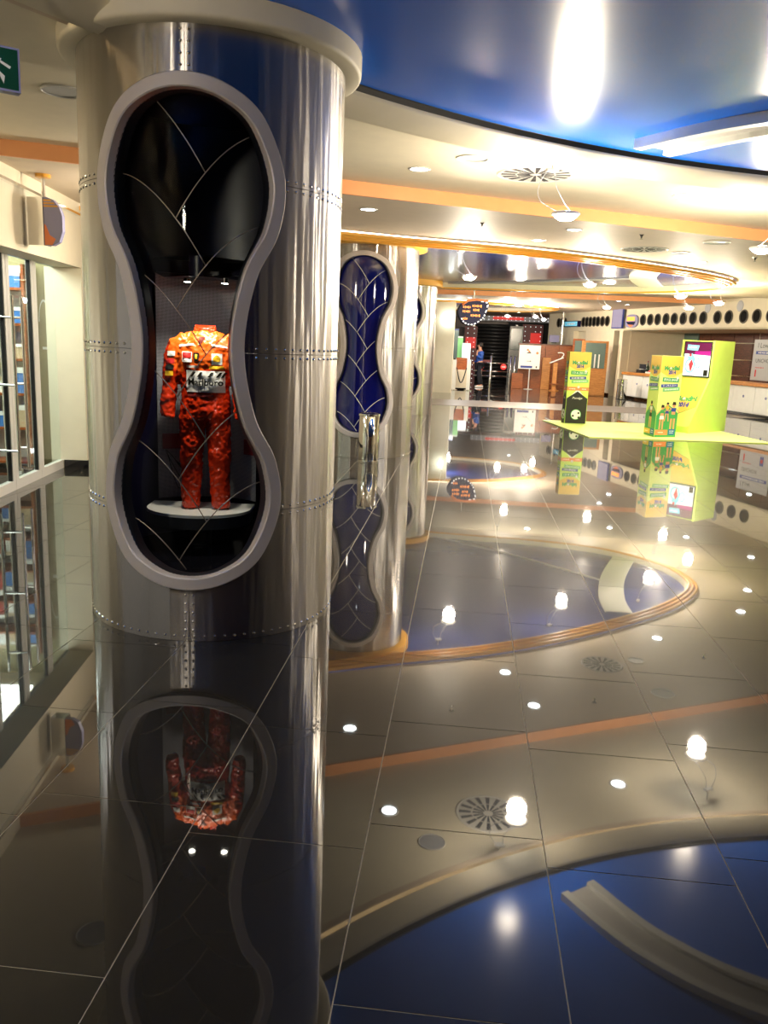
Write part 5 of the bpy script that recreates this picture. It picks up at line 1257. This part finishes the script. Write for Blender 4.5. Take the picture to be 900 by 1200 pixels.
# far left: pillar, counter with rope posts, boards
x0, x1, z0, z1 = fbox(MB(), 513, 360, 528, 462, 29.0, 0.6, 0.0)
struct(MB().box(((x0 + x1) / 2 - .3, 29.4, 1.6), (x1 - x0 + .6, 0.8, 3.2)).build('wall_pillar', 'cream_paint'))
struct(MB().box((-3.2, 38.6, 1.6), (5.2, 0.2, 3.2)).build('wall_lounge', 'cream_paint'))
YL = 31.6
t = thing('cream_counter', 'cream fronted counter with rope posts at the far left', 'counter', (ony(535, 450, YL).x, YL + .3, 0))
for p0, p1 in ((517, 532), (533, 549)):
    x0, x1, _, z1 = fbox(MB(), p0, 433, p1, 456, YL, 0.1, 0.0); MB().box(((x0 + x1) / 2, YL + .3, z1 / 2 + .03), (x1 - x0 - .02, 0.6, z1 - .06)).build('front_panel', 'cream_paint', t)
    MB().box(((x0 + x1) / 2, YL + .33, .035), (x1 - x0 - .1, 0.5, 0.07)).build('toe_kick', 'black_gloss', t)
    x0, x1, zz0, zz1 = fbox(MB(), p0 + 2, 419, p1 - 2, 433, YL + .1, 0.1); MB().box(((x0 + x1) / 2, YL + .35, (z1 + zz1) / 2), (x1 - x0, 0.4, zz1 - z1)).build('wood_upstand', 'wood_panel', t)
for px, lab in ((532, 'white rope post before the left counter panel'), (549, 'white rope post beside the person in blue')):
    q = ony(px, 440, YL - .5); z = ony(px, 422, YL - .5).z; t = thing('rope_post', lab, 'post', (q.x, q.y, 0), group='rope posts at the far counter')
    MB().lathe([(0, 0), (0.16, 0), (0.16, 0.02), (0.03, 0.04), (0, 0.04)], 20, (q.x, q.y, 0)).build('foot', 'chrome', t, smooth=True)
    MB().box((q.x, q.y, z / 2 + .02), (0.14, 0.05, z)).build('post', 'print_white', t)
    xx = q.x; MB().tube([(xx - .09 - .36 * s_, q.y - .04, z * .75 - .62 * math.sin(math.pi * min(1, s_ * 1.0)) * .9) for s_ in [i / 14 for i in range(15)]], 0.02, 8).build('rope', 'black_rubber', t, smooth='all')
def board(name, label, px0, py0, px1, py1, y, m, trim='alu_white', cat='poster'):
    x0, x1, z0, z1 = fbox(MB(), px0, py0, px1, py1, y, 0.05); t = thing(name, label, cat, ((x0 + x1) / 2, y, 0))
    MB().box(((x0 + x1) / 2, y, (z0 + z1) / 2), (x1 - x0, 0.04, z1 - z0)).build('panel', m, t)
    MB().box(((x0 + x1) / 2, y - .025, z1 - .03), (x1 - x0, 0.02, 0.05)).build('header', trim, t)
    for x in (x0 + .04, x1 - .04): MB().box((x, y + .03, z0 / 2), (0.05, 0.03, z0)).build('leg', 'alu_white', t)
    return t
board('standing_poster', 'yellow green standing poster behind the far left counter', 537, 394, 541.5, 420, 33.4, 'print_pale_green')
board('standing_poster', 'white standing board beside the person in blue', 542, 402, 550, 432, 33.2, 'screen_white')
board('standing_poster', 'grey glass display with a blue tent top at the far left', 525, 385, 536, 420, 34.5, 'glass_grey', 'print_blue')
c = ony(524, 374, 29.0)
t = thing('wall_lamp', 'bright wall lamp on the far left pillar', 'lamp', (c.x + .05, 28.9, c.z)); MB().ball((c.x + .05, 28.86, c.z), 0.09, 14, 10).build('globe', 'downlight_glow', t, smooth='all'); MB().box((c.x + .05, 28.97, c.z), (0.12, 0.06, 0.16)).build('backplate', 'chrome', t)
ld = bpy.data.lights.new('lobby_light', 'POINT'); ld.energy = 70; ld.color = (1, .95, .88); ld.shadow_soft_size = .1
lo = bpy.data.objects.new('lobby_light', ld); COL.objects.link(lo); lo.parent = t; lo.location = (0.2, 2.5, 0.1)

# ------------------------------------------------------------------ person in a blue jacket, side on, hand raised to the face
c = ony(561, 440, 33.9)
pr = thing('person', 'person in a blue jacket and dark trousers raising a hand to the face', 'person', (c.x, 33.9, 0), R2(-70), local=True)
def skin_body(name, verts, edges, radii, m, parent, sub_=1):
    me = bpy.data.meshes.new(name); me.from_pydata(verts, edges, []); me.materials.append(MATS[m])
    o = bpy.data.objects.new(name, me); COL.objects.link(o); o.parent = parent
    sk = o.modifiers.new('skin', 'SKIN'); sk.use_smooth_shade = True
    for i, r in enumerate(radii): me.skin_vertices[0].data[i].radius = (r, r) if not isinstance(r, tuple) else r
    me.skin_vertices[0].data[0].use_root = True
    ss = o.modifiers.new('sub', 'SUBSURF'); ss.levels = sub_; ss.render_levels = sub_
    dg = bpy.context.evaluated_depsgraph_get(); ev = o.evaluated_get(dg); nm_ = bpy.data.meshes.new_from_object(ev)
    o.modifiers.clear(); o.data = nm_; nm_.shade_smooth()
    return o
V_ = [(0, 0, 0.95), (0, 0, 1.12), (0, 0, 1.32), (0, 0.0, 1.46), (0, -0.01, 1.56), (0, -0.03, 1.66), (0, -0.02, 1.74),
      (0.10, 0, 0.90), (0.10, -0.06, 0.50), (0.10, 0.02, 0.09), (0.10, -0.12, 0.05), (-0.10, 0, 0.90), (-0.10, 0.08, 0.50), (-0.10, 0.20, 0.10), (-0.10, 0.08, 0.05),
      (0.19, 0, 1.42), (0.24, -0.02, 1.16), (0.16, -0.20, 1.30), (0.06, -0.14, 1.50), (-0.19, 0, 1.42), (-0.23, 0.03, 1.14), (-0.20, -0.16, 0.98), (-0.18, -0.24, 0.95)]
E_ = [(0, 1), (1, 2), (2, 3), (3, 4), (4, 5), (5, 6), (0, 7), (7, 8), (8, 9), (9, 10), (0, 11), (11, 12), (12, 13), (13, 14), (3, 15), (15, 16), (16, 17), (17, 18), (3, 19), (19, 20), (20, 21), (21, 22)]
Rr = [.13, .13, .14, .09, .05, .095, .075, .085, .06, .042, .038, .085, .06, .042, .038, .06, .048, .036, .03, .06, .048, .036, .03]
skin_body('body', V_, E_, Rr, 'skin_tone', pr)
top = [0, 1, 2, 3, 15, 16, 17, 19, 20, 21]; re_ = {k: i for i, k in enumerate(top)}
skin_body('jacket', [V_[k] for k in top], [(re_[a], re_[b]) for a, b in E_ if a in re_ and b in re_], [Rr[k] + .025 for k in top], 'blue_cloth', pr)
low = [0, 7, 8, 9, 11, 12, 13]; re_ = {k: i for i, k in enumerate(low)}
skin_body('trousers', [V_[k] for k in low], [(re_[a], re_[b]) for a, b in E_ if a in re_ and b in re_], [Rr[k] + .022 for k in low], 'dark_cloth', pr)
MB().lathe([(0.0, 0.13), (0.07, 0.11), (0.105, 0.05), (0.108, -0.02), (0.09, -0.06)], 16, (0, 0.015, 1.69)).build('hair', 'hair_dark', pr, smooth='all')
for x, y in ((0.10, -0.06), (-0.10, 0.13)): MB().box((x, y, 0.0385), (0.09, 0.25, 0.075)).build('shoe', 'shoe_white', pr, bevel=0.03)
MB().ball((0, -0.135, 1.665), 0.018, 8, 6).build('nose', 'skin_tone', pr, smooth='all')
